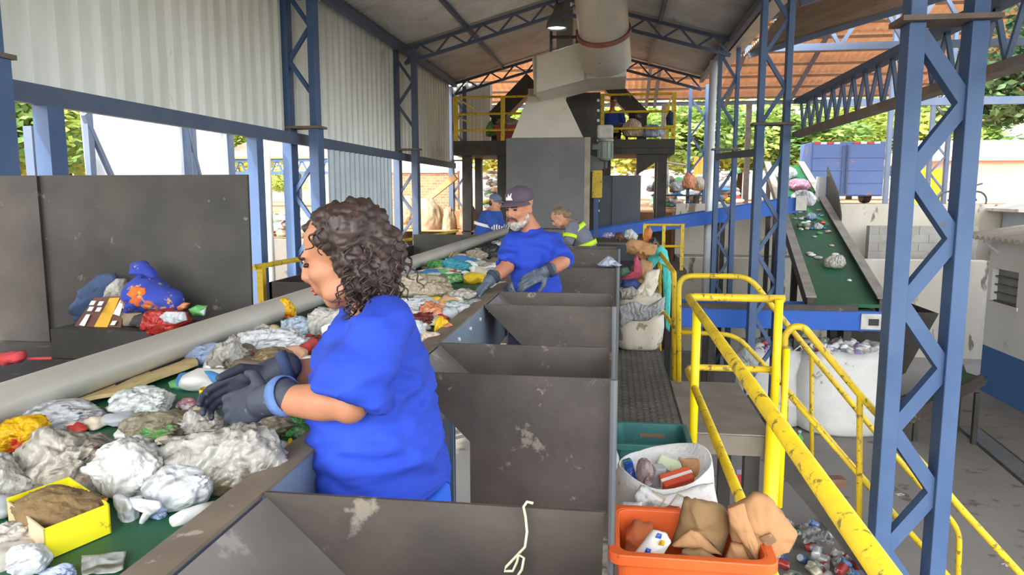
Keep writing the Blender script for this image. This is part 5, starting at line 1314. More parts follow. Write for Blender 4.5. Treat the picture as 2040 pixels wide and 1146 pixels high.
# yellow carton with waste
Oo, Uu, Ww = at(92, 1118, Z=BZ + .002), at(222, 1062, Z=BZ + .002), at(18, 1050, Z=BZ + .002)
t = thing('yellow_tray', tuple((Oo + Uu) / 2), 'bright yellow carton tray full of brown waste in the left foreground', 'tray')
u_, v_ = Uu - Oo, Ww - Oo; zz = V((0, 0, .056))
YT = mat('vivid_yellow_card', '#ece21a', '#e2d414', '#b8a41a', scale=8, spot_scale=20, spot_cut=.64, rough=.6)
MB().prism([Oo, Uu, Uu + zz, Oo + zz], v_.normalized() * .003).build('front_wall', YT, t)
MB().prism([Uu, Uu + v_, Uu + v_ + zz, Uu + zz], u_.normalized() * -.003).build('side_wall', YT, t)
MB().prism([Oo, Ww, Ww + zz * .9, Oo + zz], u_.normalized() * .003).build('side_wall', mat('beige_card', '#cbb390', '#bda47f', scale=8), t)
MB().prism([Ww, Ww + u_, Ww + u_ + zz, Ww + zz], v_.normalized() * -.003).build('rear_wall', YT, t)
c_ = Oo + u_ * .5 + v_ * .5
vs, fs = crumple(c_ + V((0, 0, .035)), (u_.length * .47, v_.length * .45, .035), 77, .3, math.atan2(u_.y, u_.x), .9)
MB().add(vs, fs).build('waste_fill', mat('brown_orange_waste', '#7d6540', '#665132', '#d89a2a', scale=14, spot_scale=16, spot_cut=.62, rough=.9, bump=.6), t, smooth=True)
# strip of torn foam along the rail
def strip(name, label, up, lo, m, Z, hgt=.012):
    pts = [at(x, y, Z=Z) for x, y in up] + [at(x, y, Z=Z) for x, y in reversed(lo)]
    return tag(MB().prism(pts, (0, 0, hgt)).build(name, m, org=pts[0]), label, 'strip')
FOAM = mat('tan_foam', '#d2bb86', '#c4ab74', '#a08a5a', scale=10, spot_scale=18, spot_cut=.62, rough=.95, bump=.4)
strip('foam_strip', 'long torn tan foam strip on bare belt along the guide rail', [(140, 800), (180, 783), (208, 765), (225, 768), (232, 776), (270, 757), (286, 742), (300, 748), (360, 726), (378, 716), (392, 722)], [(150, 806), (190, 796), (240, 788), (280, 770), (330, 752), (370, 738), (395, 728)], FOAM, BZ + .018)
B('net_bag', 'small red and white beaded net on the belt beside the gloves', 370, 808, 34, 26, plastic('red_white_beads', '#b83a48', '#e0c8cc', '#f0e8e8', .5, ss=50), amp=.3)
B('food_scrap', 'tan crust beside the yellow pot at the woman glove', 402, 822, 40, 24, PBE, amp=.3)
q = at(416, 795, Z=BZ + .06)
tag(MB().lathe([(0, -.03), (.018, -.03), (.024, .024), (.022, .03), (.019, .024), (.0, -.02)], q, 18).build('plastic_pot', PYE, org=q, smooth=True), 'small yellow pot right beside the woman near glove', 'pot')
B('paper_cup', 'white crushed cup between the woman two gloves', 474, 772, 46, 34, PW, amp=.2, lift=.04)
B('film_scrap', 'white and red scrap just beyond the woman far glove', 442, 752, 50, 34, PWR, amp=.35)
# middle left, behind the hands
B('plastic_bag', 'lavender blue bag at the rail side beyond the bare belt', 412, 708, 84, 46, PLB, amp=.28)
B('plastic_bag', 'grey clear bag right of the lavender blue bag', 455, 715, 70, 74, PGR, amp=.3)
B('cloth_rag', 'crumpled white rag heap before the guide rail', 535, 690, 150, 62, PW, amp=.32)
B('fibre_waste', 'brown hairy fibre clump above the woman far glove', 540, 722, 130, 46, PHAIR, amp=.3)
B('plastic_bag', 'blue tinted clear bag left of the woman chin', 596, 655, 66, 44, plastic('sky_film', '#b4cbe0', '#c8d6e0', '#8fb0d8', .6), amp=.28)
B('paper_wad', 'small vivid blue paper scrap on the white rag', 593, 670, 22, 18, PBLUE, amp=.4, lift=.03)
B('plastic_bag', 'grey-white bag behind the woman chest', 655, 645, 90, 72, PWG, amp=.28)
B('film_scrap', 'dark red scrap between the white rag and the woman sleeve', 630, 678, 30, 22, PDR, amp=.4, lift=.02)
B('foam_block', 'tan foam lump below the wrapper on the rail', 543, 660, 40, 26, FOAM, amp=.25)
B('plastic_bag', 'dull grey bag below the guide rail behind the brown fibre', 500, 662, 70, 36, PWG, amp=.3)
q = at(566, 622, X=-1.5)
lump('snack_wrapper', 'yellow and red wrapper hanging on the guide rail before the woman face', 'wrapper', 566, 620, 40, 44, PYR, G1, X=-1.53, amp=.4, deep=.8)
# right behind the woman
for nm, lb, x, y, w_, h_, m, am in (
    ('plastic_bag', 'pale clear bag at the rail side just right of the woman hair', 798, 545, 62, 44, PCL, .3),
    ('plastic_bag', 'big crumpled beige bag behind the woman', 838, 575, 130, 62, PBE, .3),
    ('film_scrap', 'light green film at the rail side left of the teal bag', 872, 533, 50, 30, PGN, .35),
    ('plastic_bag', 'teal blue bag in the middle of the belt', 912, 537, 64, 34, PTE, .32),
    ('film_scrap', 'bright green film below the teal bag', 892, 556, 62, 24, PGN, .4),
    ('plastic_bag', 'white bag just below the big beige bag', 842, 608, 84, 34, PW, .3),
    ('plastic_bag', 'off-white bag between the beige bag and the man right hand', 922, 590, 62, 34, PWG, .3),
    ('plastic_bag', 'orange tinted bag behind the woman shoulder', 862, 624, 60, 42, POR, .32),
    ('film_scrap', 'dark red-brown film behind the woman shoulder', 836, 640, 60, 38, PDR, .35),
    ('plastic_bag', 'white bag at the woman back near the belt edge', 822, 660, 54, 44, PW, .3),
    ('plastic_bag', 'white bag near the belt edge right of the orange bag', 912, 620, 64, 36, PW, .3),
    ('snack_pack', 'yellow pack standing near the belt edge', 878, 656, 24, 52, PYE, .15),
    ('snack_pack', 'orange-red pack right of the yellow one', 894, 662, 26, 38, POR, .25),
    ('snack_pack', 'small yellow pack on the belt edge below the white bag', 932, 632, 22, 20, PYE, .25),
    ('plastic_bag', 'pale orange and white bag at the belt edge, nearest behind the woman', 857, 680, 46, 40, plastic('peach_film', '#d8b8a0', '#e8d4c4', '#d05a3a', .6), .3),
    ('plastic_bag', 'clear bag lying along the belt edge by the empty belt patch', 948, 610, 40, 28, PCL, .3),
    ('plastic_bag', 'black bag beside the bearded man right shoulder', 978, 508, 62, 40, PBL, .32),
    ('plastic_bag', 'small white bag behind the black bag', 996, 494, 34, 26, PW, .25),
    ('film_scrap', 'beige film left of the black bag', 948, 512, 44, 34, PBE, .35),
    ('plastic_bag', 'white and pink bag before the black bag', 966, 532, 50, 24, PWR, .35),
    ('plastic_bag', 'white crumpled sheet by the belt edge before the man', 1000, 572, 44, 22, PW, .3),
    ('film_scrap', 'dark red scrap at the man right hand', 918, 584, 26, 20, PDR, .4),
    ('snack_wrapper', 'bright red wrapper just above the man right hand', 962, 548, 28, 16, PRD, .4),
    ('plastic_bag', 'grey-green bag at the rail side behind the teal bag', 860, 512, 36, 22, PGR, .3),
    ('plastic_bag', 'cream bag at the far rail side', 905, 512, 40, 22, PBE, .3)):
    B(nm, lb, x, y, w_, h_, m, amp=am)
# mixed small litter between the bags
def litter(name, area, n, seed, label, s0, s1, parent=None, kind='stuff', zfun=None):
    r = random.Random(seed); mb = MB()
    for i in range(n):
        p = area(r); s = r.uniform(s0, s1); vs, fs = crumple(p + V((0, 0, s * .35)), (s * r.uniform(.6, 1.3), s * r.uniform(.6, 1.2), s * r.uniform(.3, .7)), seed * 31 + i, .6, r.random() * 6, .7, sub=ICO2)
        mb.add(vs, fs)
    m = MATS.get('mixed_litter')
    if not m:
        m = mat('mixed_litter', '#ffffff'); n_ = m.node_tree.nodes; l = m.node_tree.links
        g = n_.new('ShaderNodeNewGeometry'); rp = n_.new('ShaderNodeValToRGB'); rp.color_ramp.interpolation = 'CONSTANT'
        cols = ['#d8d8d4', '#b9b4a8', '#c9bda4', '#e4e6e6', '#8d8578', '#d0a080', '#b83a34', '#a8aeb0', '#3f7fb4', '#e0e0da', '#d8b41e', '#6a5f50', '#d8d5cc', '#5fa060']
        for i, c in enumerate(cols):
            e = rp.color_ramp.elements[0] if i == 0 else rp.color_ramp.elements.new(i / len(cols)); e.color = lin(c)
        l.new(g.outputs['Random Per Island'], rp.inputs[0]); l.new(rp.outputs[0], n_['Principled BSDF'].inputs['Base Color'])
    if parent is not None: return mb.build(name, m, parent, smooth=True, kind=kind)
    o = mb.build(name, m, org=mb.v[0], smooth=True, kind=kind); return tag(o, label, 'litter')
litter('loose_litter', lambda r: V((r.uniform(-1.4, -.78), r.uniform(2.0, 4.0), BZ)), 210, 4, 'loose small scraps between the bags on the belt behind the woman', .02, .06)
litter('loose_litter', lambda r: V((r.uniform(-1.42, -.76), r.uniform(4.9, 9.8), BZ)), 170, 5, 'loose small scraps on the far end of the sorting belt', .03, .09)
litter('loose_litter', lambda r: V((r.uniform(-1.42, -1.0), r.uniform(1.0, 1.75), BZ)), 60, 6, 'loose small scraps under the foreground bags at the rail side', .015, .04)
# ---------------------------------------------------------------- clothes and packages on the left tray
TY = 3.42
DENIM = mat('dark_denim', '#3a4a66', '#465878', '#2c3850', scale=8, spot_scale=14, spot_cut=.6, rough=.95, bump=.4)
pillow('jeans', 'crumpled dark blue jeans leaning on the steel plate behind the brown carton', 'clothing', [(150, 640), (140, 615), (165, 575), (200, 545), (235, 545), (242, 575), (215, 610), (190, 640)], 3.50, .10, DENIM, amp=.03)
FAB = mat('blue_patterned_cloth', '#2f3f9c', '#38489f', '#d8a030', scale=6, spot_scale=13, spot_cut=.57, rough=.9, bump=.2)
n_ = FAB.node_tree.nodes; l_ = FAB.node_tree.links; b_ = n_['Principled BSDF']; prev = b_.inputs['Base Color'].links[0].from_socket
t4 = n_.new('ShaderNodeTexNoise'); t4.inputs['Scale'].default_value = 5.5; r4 = n_.new('ShaderNodeValToRGB'); r4.color_ramp.elements[0].position = .62; r4.color_ramp.elements[1].position = .65
g4 = n_.new('ShaderNodeTexCoord'); l_.new(g4.outputs['Object'], t4.inputs[0]); l_.new(t4.outputs[0], r4.inputs[0]); x4 = n_.new('ShaderNodeMixRGB'); l_.new(r4.outputs[0], x4.inputs[0]); l_.new(prev, x4.inputs[1]); x4.inputs[2].default_value = lin('#c86428'); l_.new(x4.outputs[0], b_.inputs['Base Color'])
o = pillow('patterned_cloth', 'blue cloth with yellow and orange flower print heaped on the tray', 'cloth', [(248, 600), (255, 565), (275, 548), (305, 552), (340, 575), (362, 590), (360, 618), (330, 628), (290, 622), (262, 622)], 3.38, .22, FAB, amp=.035)
pillow('cloth_fold', None, None, [(262, 545), (264, 522), (282, 519), (300, 530), (312, 556), (296, 562), (276, 552)], 3.42, .09, FAB, parent=o, amp=.015)
pillow('flower_print', None, None, [(254, 585), (268, 570), (288, 574), (292, 594), (280, 612), (262, 610)], 3.285, .05, mat('orange_flower', '#d87828', '#c04a28', '#e8b848', scale=18, amt=1, spot_scale=22, spot_cut=.6, rough=.9), parent=o, amp=.008)
pillow('plastic_bag', 'pinkish white plastic bag between the jeans and the patterned cloth', 'bag', [(208, 598), (216, 570), (232, 555), (248, 556), (250, 598)], 3.44, .08, PWR, amp=.012)
t = thing('printed_carton', tuple(at(195, 652, Y=3.32)), 'flattened brown and yellow printed carton leaning on the tray', 'carton')
def quad(pts, Y, tilt=.35, th=.012):
    P_ = [at(x, y, Y=Y) for x, y in pts]; zb = min(p.z for p in P_)
    for p in P_: p.y += (p.z - zb) * tilt
    return MB().prism(P_, (0, th, 0))
quad([(146, 652), (174, 596), (236, 594), (240, 655)], 3.33).build('panel', mat('brown_print', '#5a3626', '#6a4230', scale=12, rough=.6), t)
quad([(186, 652), (204, 597), (224, 596), (212, 656)], 3.325, th=.006).build('yellow_stripe', mat('ochre_print', '#d8a62a', '#cc981e', scale=12, rough=.6), t)
for k, (x, y) in enumerate(((180, 600), (196, 601), (176, 612), (192, 613), (222, 640))):
    quad([(x - 3, y + 8), (x, y), (x + 9, y), (x + 6, y + 8)], 3.318 + .0, th=.004).build('white_print', PAPER, t)
quad([(157, 648), (166, 628), (174, 628), (168, 650)], 3.318, th=.004).build('white_print', PAPER, t)
quad([(224, 626), (232, 600), (240, 600), (238, 630)], 3.318, th=.004).build('white_print', PAPER, t)
pillow('cardboard_piece', 'dull tan cardboard piece right of the printed carton', 'cardboard', [(238, 652), (244, 618), (262, 612), (285, 622), (275, 650)], 3.36, .05, mat('dull_card', '#9a8a74', '#8a7a64', scale=6, rough=.9), amp=.01)
pillow('dark_rag', 'dark rag under the patterned cloth', 'rag', [(258, 648), (268, 628), (292, 624), (300, 640), (284, 650)], 3.35, .07, mat('charcoal_rag', '#3c3a38', '#4a4744', scale=10, rough=.95), amp=.012)
o = pillow('rice_pack', 'crumpled red and white plastic package at the tray edge near the rail', 'package', [(278, 662), (290, 620), (330, 617), (372, 622), (380, 640), (360, 662), (320, 668)], 3.14, .12, PRD, amp=.02)
pillow('white_panel', None, None, [(316, 632), (330, 620), (370, 622), (374, 638), (350, 646), (326, 642)], 3.07, .03, PW, parent=o, amp=.005)
o = pillow('snack_pack', 'green and white pack right of the red package', 'package', [(376, 616), (392, 608), (412, 610), (408, 630), (384, 630)], 3.2, .05, PGN, amp=.008)
pillow('white_panel', None, None, [(398, 622), (411, 612), (408, 630)], 3.17, .02, PW, parent=o, amp=.002)
pillow('food_scrap', 'small orange-brown scrap on top of the red package', 'scrap', [(352, 612), (368, 602), (380, 604), (372, 614), (358, 620)], 3.25, .04, POR, amp=.006)
pillow('red_rag', 'red rag lying on the chute deck at the left frame edge', 'rag', [(-20, 722), (-10, 706), (25, 703), (46, 700), (54, 712), (44, 722), (10, 727)], 2.6, .10, mat('red_cloth', '#b83a3e', '#c8484a', '#7a2a2c', scale=10, spot_scale=12, spot_cut=.62, rough=.9), amp=.02)
tag(MB().tube([at(55, 715, Y=2.62), at(103, 714, Y=2.66)], .006, 8).build('red_stick', mat('red_plastic', '#b8403c'), org=at(80, 716, Y=2.64)), 'thin red stick beside the red rag', 'stick')
# ---------------------------------------------------------------- walkway: crates, bags
def crate(name, x0, x1, y0, y1, z0, z1, m, lab, th=.012, taper=.03, rim=.02, slots=False):
    t = thing(name, ((x0 + x1) / 2, (y0 + y1) / 2, z0), lab, 'crate')
    def ring(k, z, r=.04):
        xa, xb, ya, yb = x0 + k, x1 - k, y0 + k, y1 - k; out = []
        for cx, cy, a in ((xb - r, yb - r, 0), (xa + r, yb - r, 1), (xa + r, ya + r, 2), (xb - r, ya + r, 3)):
            for i in range(6): an = (a + i / 5) * pi / 2; out.append(V((cx + r * math.cos(an), cy + r * math.sin(an), z)))
        return out
    MB().loft([ring(taper, z0), ring(0, z1), ring(th, z1), ring(taper + th, z0 + .012)]).build('body', m, t, smooth=False, bevel=.003)
    MB().loft([ring(-rim, z1 - .03), ring(-rim, z1 + .002), ring(th * .6, z1 + .002), ring(th * .6, z1 - .03)], cap=False).build('rim', m, t, bevel=.004)
    if slots:
        n = 12
        for i in range(n):
            x = x0 + .05 + (x1 - x0 - .1) * i / (n - 1)
            MB().box((x - .006, y0 + .002, z0 + .05), (x + .006, y0 + taper, z1 - .08)).build('rib', m, t)
        xm = (x0 + x1) / 2 + .02
        MB().box((xm - .07, y1 - .02, z1 - .085), (xm + .07, y1 - .008, z1 - .055)).build('hand_hole', mat('slot_tan', '#8a6a50', rough=.9), t)
    return t
GCR = mat('green_crate_plastic', '#2f6a66', '#37736e', '#4c7f78', scale=5, rough=.45)
crate('plastic_crate', .02, .415, 3.78, 4.14, .004, .30, GCR, 'empty dark green plastic crate on the mat beside the landing', slots=True)
OCR = mat('orange_crate_plastic', '#e0662a', '#d85c22', '#a8481c', scale=5, spot_scale=14, spot_cut=.66, rough=.45)
crate('plastic_tub', .02, .472, 2.08, 2.40, .004, .555, OCR, 'orange plastic tub full of brown paper at the bottom edge', taper=.05)
# white bag of cartons behind the tub
t = thing('carton_sack', (.2, 2.78, .004), 'open white woven sack full of cartons behind the orange tub', 'sack')
mb = MB(); rg = []
for z, rx, ry in ((.004, .15, .17), (.06, .19, .20), (.25, .20, .21), (.42, .195, .20), (.52, .185, .20), (.565, .178, .195)):
    rg.append([V((.21 + rx * math.cos(a) * (1 + .05 * noise.noise(V((math.cos(a) * 2, math.sin(a) * 2, z * 8)))) , 2.76 + ry * math.sin(a), z + (.05 * max(0, math.cos(a - .5)) + .03 * noise.noise(V((a, 0, 3))) if z > .5 else 0) + .004)) for a in [2 * pi * i / 48 for i in range(48)]])
inner = [[V((.21 + (p.x - .21) * k, 2.76 + (p.y - 2.76) * k, p.z - dz_)) for p in rg[-1]] for k, dz_ in ((.97, 0), (.93, .12))]
mb.loft(rg + inner); mb.build('sack_body', RAFW, t, smooth=True)
pillow('folded_flap', None, None, [(1262, 985), (1275, 968), (1320, 990), (1370, 975), (1425, 960), (1432, 1005), (1400, 1030), (1340, 1040), (1290, 1045), (1262, 1020)], 2.515, .06, RAFW, parent=t, amp=.012)
MB().tube([at(x, y, Y=2.47 + .004 * abs(i - 4)) for i, (x, y) in enumerate(((1300, 978), (1325, 995), (1310, 1015), (1320, 1030), (1335, 1005), (1350, 985), (1385, 1000), (1430, 1012)))], .003, 6).build('tie_string', mat('tan_string', '#b09a78', rough=.9), t, smooth=True)
G2 = 'cartons in the white sack'
def cartn(lab, px_, py_, Y, size, m, rot, name='milk_carton', cat='carton', strip=None):
    p = at(px_, py_, Y=Y); M = Matrix.Rotation(rot[2], 3, 'Z') @ Matrix.Rotation(rot[1], 3, 'Y') @ Matrix.Rotation(rot[0], 3, 'X')
    t = thing(name, p, lab, cat, G2)
    MB().obox(p, size, M).build('box', m, t, bevel=.006)
    if strip: MB().obox(p + M @ V((0, 0, 0)), (size[0] * 1.01, size[1] * .22, size[2] * 1.01), M).build('label_band', strip, t)
    return t
cartn('blue carton with green top in the left of the white sack', 1255, 940, 2.82, (.035, .035, .11), PBLUE, (.2, -.3, .3), strip=PGN)
lump('food_pack', 'pinkish silver pouch beside the blue carton in the white sack', 'pouch', 1284, 945, 34, 62, plastic('pink_silver', '#b8a4a0', '#8a6a64', '#d8d0cc', .58, rough=.25), G2, Y=2.74, amp=.15)
cartn('grey carton in the middle of the white sack', 1308, 948, 2.80, (.05, .04, .09), mat('grey_card', '#a8aaa8', '#9a9c9a', scale=6), (.3, .1, .5))
cartn('pale green printed leaflet card at the back of the white sack', 1335, 925, 2.88, (.10, .055, .012), mat('pale_green_card', '#cfd8b8', '#b8c8a0', '#c89078', scale=6, spot_scale=14, spot_cut=.6), (.9, .2, -.4), name='leaflet', cat='leaflet')
cartn('orange-red carton with a white band in the white sack', 1348, 956, 2.76, (.125, .06, .05), mat('orange_red_card', '#d0583a', '#c84a30', scale=6), (.5, -.25, .3), strip=PAPER)
pillow('brown_paper', 'torn brown paper at the right rim of the white sack', 'paper', [(1350, 912), (1380, 915), (1405, 918), (1400, 940), (1380, 955), (1362, 935)], 2.86, .03, PBROWN, amp=.012, group=G2)
pillow('paper_pack', 'white printed paper pack hanging at the left front of the white sack', 'pack', [(1222, 1012), (1240, 1002), (1280, 1000), (1278, 1030), (1240, 1048), (1222, 1040)], 2.46, .05, mat('grid_print', '#d4d8dc', '#b8bec8', '#9aa4b0', scale=26, rough=.7), amp=.008)
lump('plastic_roll', 'white plastic bag squeezed between the hopper wall and the green crate', 'bag', 1217, 918, 26, 66, PW, Y=3.55, amp=.2)
# tub contents
pillow('snack_wrapper', 'pinkish red pouch with a yellow badge between the sack and the tub', 'wrapper', [(1316, 1015), (1335, 1008), (1355, 1012), (1352, 1040), (1335, 1052), (1318, 1045)], 2.42, .05, plastic('pink_red', '#b8484c', '#c8605c', '#d8a838', .62, ss=22), amp=.006)
G3 = 'papers in the orange tub'
pillow('brown_paper', 'orange-brown crumpled paper in the left of the orange tub', 'paper', [(1240, 1110), (1245, 1060), (1262, 1040), (1300, 1045), (1310, 1070), (1290, 1105), (1262, 1125)], 2.30, .12, mat('orange_paper', '#b8683c', '#a8582e', '#c8987a', scale=6, spot_scale=8, spot_cut=.6, rough=.85), amp=.02, group=G3)
o = pillow('juice_carton', 'white carton with blue and yellow print lying in the orange tub', 'carton', [(1252, 1118), (1300, 1056), (1328, 1060), (1338, 1078), (1312, 1120), (1270, 1124)], 2.17, .06, PAPER, amp=.006, group=G3)
for (x, y), m in (((1312, 1068), PBLUE), ((1290, 1098), PBLUE), ((1318, 1082), PYE), ((1300, 1110), PYE)):
    pillow('print_patch', None, None, [(x - 7, y + 4), (x - 2, y - 6), (x + 7, y - 3), (x + 5, y + 6)], 2.138, .012, m, parent=o, amp=.002)
pillow('purple_wrapper', 'purple wrapper sticking out at the front of the orange tub', 'wrapper', [(1318, 1124), (1345, 1108), (1360, 1102), (1350, 1120), (1335, 1130)], 2.14, .02, plastic('purple_foil', '#8a4a8c', '#a868a0', '#d8c0d4', .6, rough=.3), amp=.004, group=G3)
pillow('cardboard_piece', 'dull brown cardboard at the front middle of the orange tub', 'cardboard', [(1350, 1128), (1358, 1098), (1400, 1092), (1430, 1110), (1440, 1128)], 2.16, .05, PKRAFT2, amp=.01, group=G3)
o = pillow('paper_bag', 'folded dull brown paper bag leaning left in the orange tub', 'bag', [(1335, 1085), (1352, 1040), (1358, 1000), (1385, 988), (1425, 1000), (1448, 1020), (1452, 1060), (1440, 1110), (1400, 1090)], 2.27, .09, PKRAFT2, amp=.02, group=G3)
pillow('bag_fold', None, None, [(1336, 1086), (1375, 1055), (1392, 1060), (1440, 1108), (1418, 1104)], 2.20, .03, PBROWN, parent=o, amp=.008)
o = pillow('paper_bag', 'big light brown paper bag leaning right over the orange tub', 'bag', [(1448, 1012), (1480, 1000), (1502, 982), (1540, 992), (1565, 1030), (1591, 1065), (1575, 1095), (1530, 1120), (1492, 1134), (1462, 1110), (1452, 1060)], 2.24, .10, PBROWN, amp=.016, group=G3)
pillow('bag_fold', None, None, [(1448, 1014), (1482, 1000), (1490, 1035), (1512, 1085), (1510, 1125), (1478, 1080), (1452, 1046)], 2.175, .03, PBROWN, parent=o, amp=.008)
pillow('bag_print', None, None, [(1512, 1072), (1535, 1062), (1548, 1078), (1528, 1092)], 2.182, .012, mat('faded_print', '#7a5f44', '#a3794f', scale=40, amt=.2, rough=.9), parent=o, amp=.002)
pillow('bag_base', None, None, [(1442, 1120), (1455, 1085), (1480, 1085), (1500, 1128), (1470, 1135)], 2.19, .05, PBROWN, parent=o, amp=.01)
# ---------------------------------------------------------------- big sack on the walkway with rags
def bigsack(name, lab, c, r, h, m, seed, z0, top=.85, cat='sack', group=None):
    t = thing(name, (c[0], c[1], z0), lab, cat, group); mb = MB(); rg = []; n = 56
    prof = [(0, .80), (.04, .92), (.15, 1.0), (.4, 1.05), (.65, 1.02), (.85, .97), (1.0, top), (.96, top - .04), (.86, top - .12)]
    for zf, k in prof:
        ring = []
        for i in range(n):
            a = 2 * pi * i / n; sq = (abs(math.cos(a)) ** 4 + abs(math.sin(a)) ** 4) ** -.25
            q = V((math.cos(a), math.sin(a), zf * 2)) * 1.6 + V((seed, 0, 0))
            e = 1 + .05 * noise.noise(q) + .035 * ridge(q * 2.2) - .02 + .02 * ridge(V((q.x * 3, q.y * 3, q.z * .6)))
            ring.append(V((c[0] + r[0] * k * sq ** .75 * e * math.cos(a), c[1] + r[1] * k * sq ** .75 * e * math.sin(a), z0 + .004 + h * zf + (h * .05 * noise.noise(q * 1.2) if zf > .8 else 0))))
        rg.append(ring)
    mb.loft(rg); mb.build('sack_body', m, t, smooth=True)
    return t
t = bigsack('big_sack', 'big off-white woven sack standing on the walkway, heaped with rags', (.27, 7.72), (.25, .30), .60, RAFF, 3, .004)
pillow('grey_fold', None, None, [(1236, 655), (1232, 610), (1262, 600), (1300, 610), (1326, 590), (1325, 615), (1290, 640), (1255, 640)], 7.40, .08, plastic('grey_film', '#a8acb0', '#c0c2c0', '#7d848c', .6), parent=t, amp=.02)
G4 = 'rags heaped on the big walkway sack'
pillow('raffia_flap', 'cream woven flap rising at the right of the heaped sack', 'flap', [(1240, 598), (1262, 585), (1282, 560), (1290, 540), (1315, 535), (1312, 565), (1300, 590), (1270, 600)], 7.5, .12, mat('cream_raffia', '#dcd5c4', '#cfc7b4', scale=6, rough=.9, bump=.3), amp=.03, group=G4)
pillow('clear_film', 'clear film over the left of the heaped sack', 'film', [(1232, 595), (1236, 575), (1260, 570), (1275, 582), (1262, 598)], 7.46, .10, PGR, amp=.02, group=G4)
pillow('blue_rag', 'dark blue and yellow rag on the heaped sack', 'rag', [(1236, 572), (1240, 558), (1265, 556), (1280, 566), (1275, 576), (1250, 576)], 7.55, .14, mat('navy_rag', '#34487c', '#3f568c', '#c8b838', scale=8, spot_scale=7, spot_cut=.64, rough=.9), amp=.02, group=G4)
pillow('pink_rag', 'pinkish red rag bent over the blue rag on the heaped sack', 'rag', [(1236, 560), (1240, 552), (1266, 545), (1272, 530), (1262, 515), (1270, 508), (1280, 530), (1278, 552), (1255, 562)], 7.6, .10, mat('pink_rag', '#a8485c', '#b8586a', '#d8c038', scale=9, spot_scale=9, spot_cut=.66, rough=.9), amp=.02, group=G4)
pillow('green_rag', 'grey-green rag at the left of the heap beside the hopper', 'rag', [(1232, 548), (1236, 534), (1250, 532), (1258, 542), (1250, 552)], 7.65, .10, mat('grey_green_rag', '#6a8a7c', '#5a7a6c', scale=9, rough=.9), amp=.015, group=G4)
pillow('cardboard_box', 'crushed brown cardboard at the top of the heap', 'cardboard', [(1250, 508), (1246, 485), (1258, 474), (1285, 480), (1310, 490), (1305, 508), (1280, 518), (1262, 512)], 7.9, .25, PBROWN, amp=.05, group=G4)
pillow('cardboard_box', 'crushed pale card below the brown one in the heap', 'cardboard', [(1258, 575), (1256, 530), (1278, 514), (1300, 522), (1300, 560), (1285, 590)], 7.8, .2, PCARD, amp=.04, group=G4)
pillow('orange_box', 'orange-brown bottle crate corner sticking up behind the heap', 'box', [(1280, 484), (1284, 458), (1294, 450), (1300, 462), (1296, 484)], 8.3, .10, mat('amber_plastic', '#b86a28', '#a85a1c', '#d89a48', scale=8, rough=.5), amp=.01, group=G4)
pillow('black_bag', 'black bag right of the orange box behind the heap', 'bag', [(1290, 500), (1292, 478), (1304, 472), (1314, 490), (1308, 504)], 8.25, .15, PBL, amp=.02, group=G4)
TURQ = mat('turquoise_cloth', '#48b8b0', '#58c4bc', '#38a098', scale=7, rough=.9, bump=.3)
p_ = at(1314, 505, Y=8.3)
o = pillow('turquoise_cloth', 'turquoise cloth draped over the yellow railing end by the heaped sack', 'cloth', [(1283, 542), (1290, 515), (1302, 494), (1318, 489), (1330, 500), (1332, 535), (1326, 532), (1318, 510), (1305, 530), (1296, 540)], 8.18, .12, TURQ, amp=.02)
pillow('hanging_end', None, None, [(1318, 505), (1332, 508), (1338, 560), (1336, 600), (1334, 665), (1326, 655), (1322, 600), (1320, 560)], 8.2, .06, TURQ, parent=o, amp=.015)
# rubbish in the far hoppers and at the far belt end
pillow('plastic_bag', 'white bag peaking out of the hopper behind the bearded man', 'bag', [(1188, 528), (1196, 522), (1210, 510), (1216, 512), (1226, 520), (1240, 528), (1225, 533), (1200, 534)], 5.7, .2, plastic('bluish_white', '#d4dcec', '#c0cce0', '#e8ecf2', .6), amp=.02)
pillow('white_bottle', 'white plastic container lying behind the farthest hopper', 'container', [(1242, 472), (1246, 458), (1258, 455), (1272, 470), (1268, 480), (1256, 482)], 9.2, .15, PW, amp=.015)
pillow('plastic_bag', 'pale violet bag behind the farthest hopper', 'bag', [(1198, 472), (1204, 464), (1218, 463), (1226, 470), (1214, 476)], 9.6, .15, plastic('violet_film', '#b8a8c8', '#c8bcd4', '#e0dce8', .6), amp=.02)
pillow('brown_rag', 'dark brown rag between the violet bag and the white container', 'rag', [(1222, 476), (1226, 464), (1240, 462), (1244, 476), (1234, 481)], 9.2, .15, mat('umber_rag', '#5a4236', '#6a5244', scale=9, rough=.9), amp=.02)
# shelf under them
t = thing('sorting_table', (.15, 9.6, 0), 'dark steel table behind the farthest hopper carrying a few bags', 'table')
zt_ = at(1262, 482, Y=9.2).z
MB().box((-.3, 9.1, zt_ - .03), (.55, 10.0, zt_)).build('table_top', STEEL, t)
for x, y in ((-.25, 9.15), (.5, 9.15), (-.25, 9.95), (.5, 9.95)): MB().box((x - .03, y - .03, -.1), (x + .03, y + .03, zt_ - .03)).build('leg', STEELD, t)
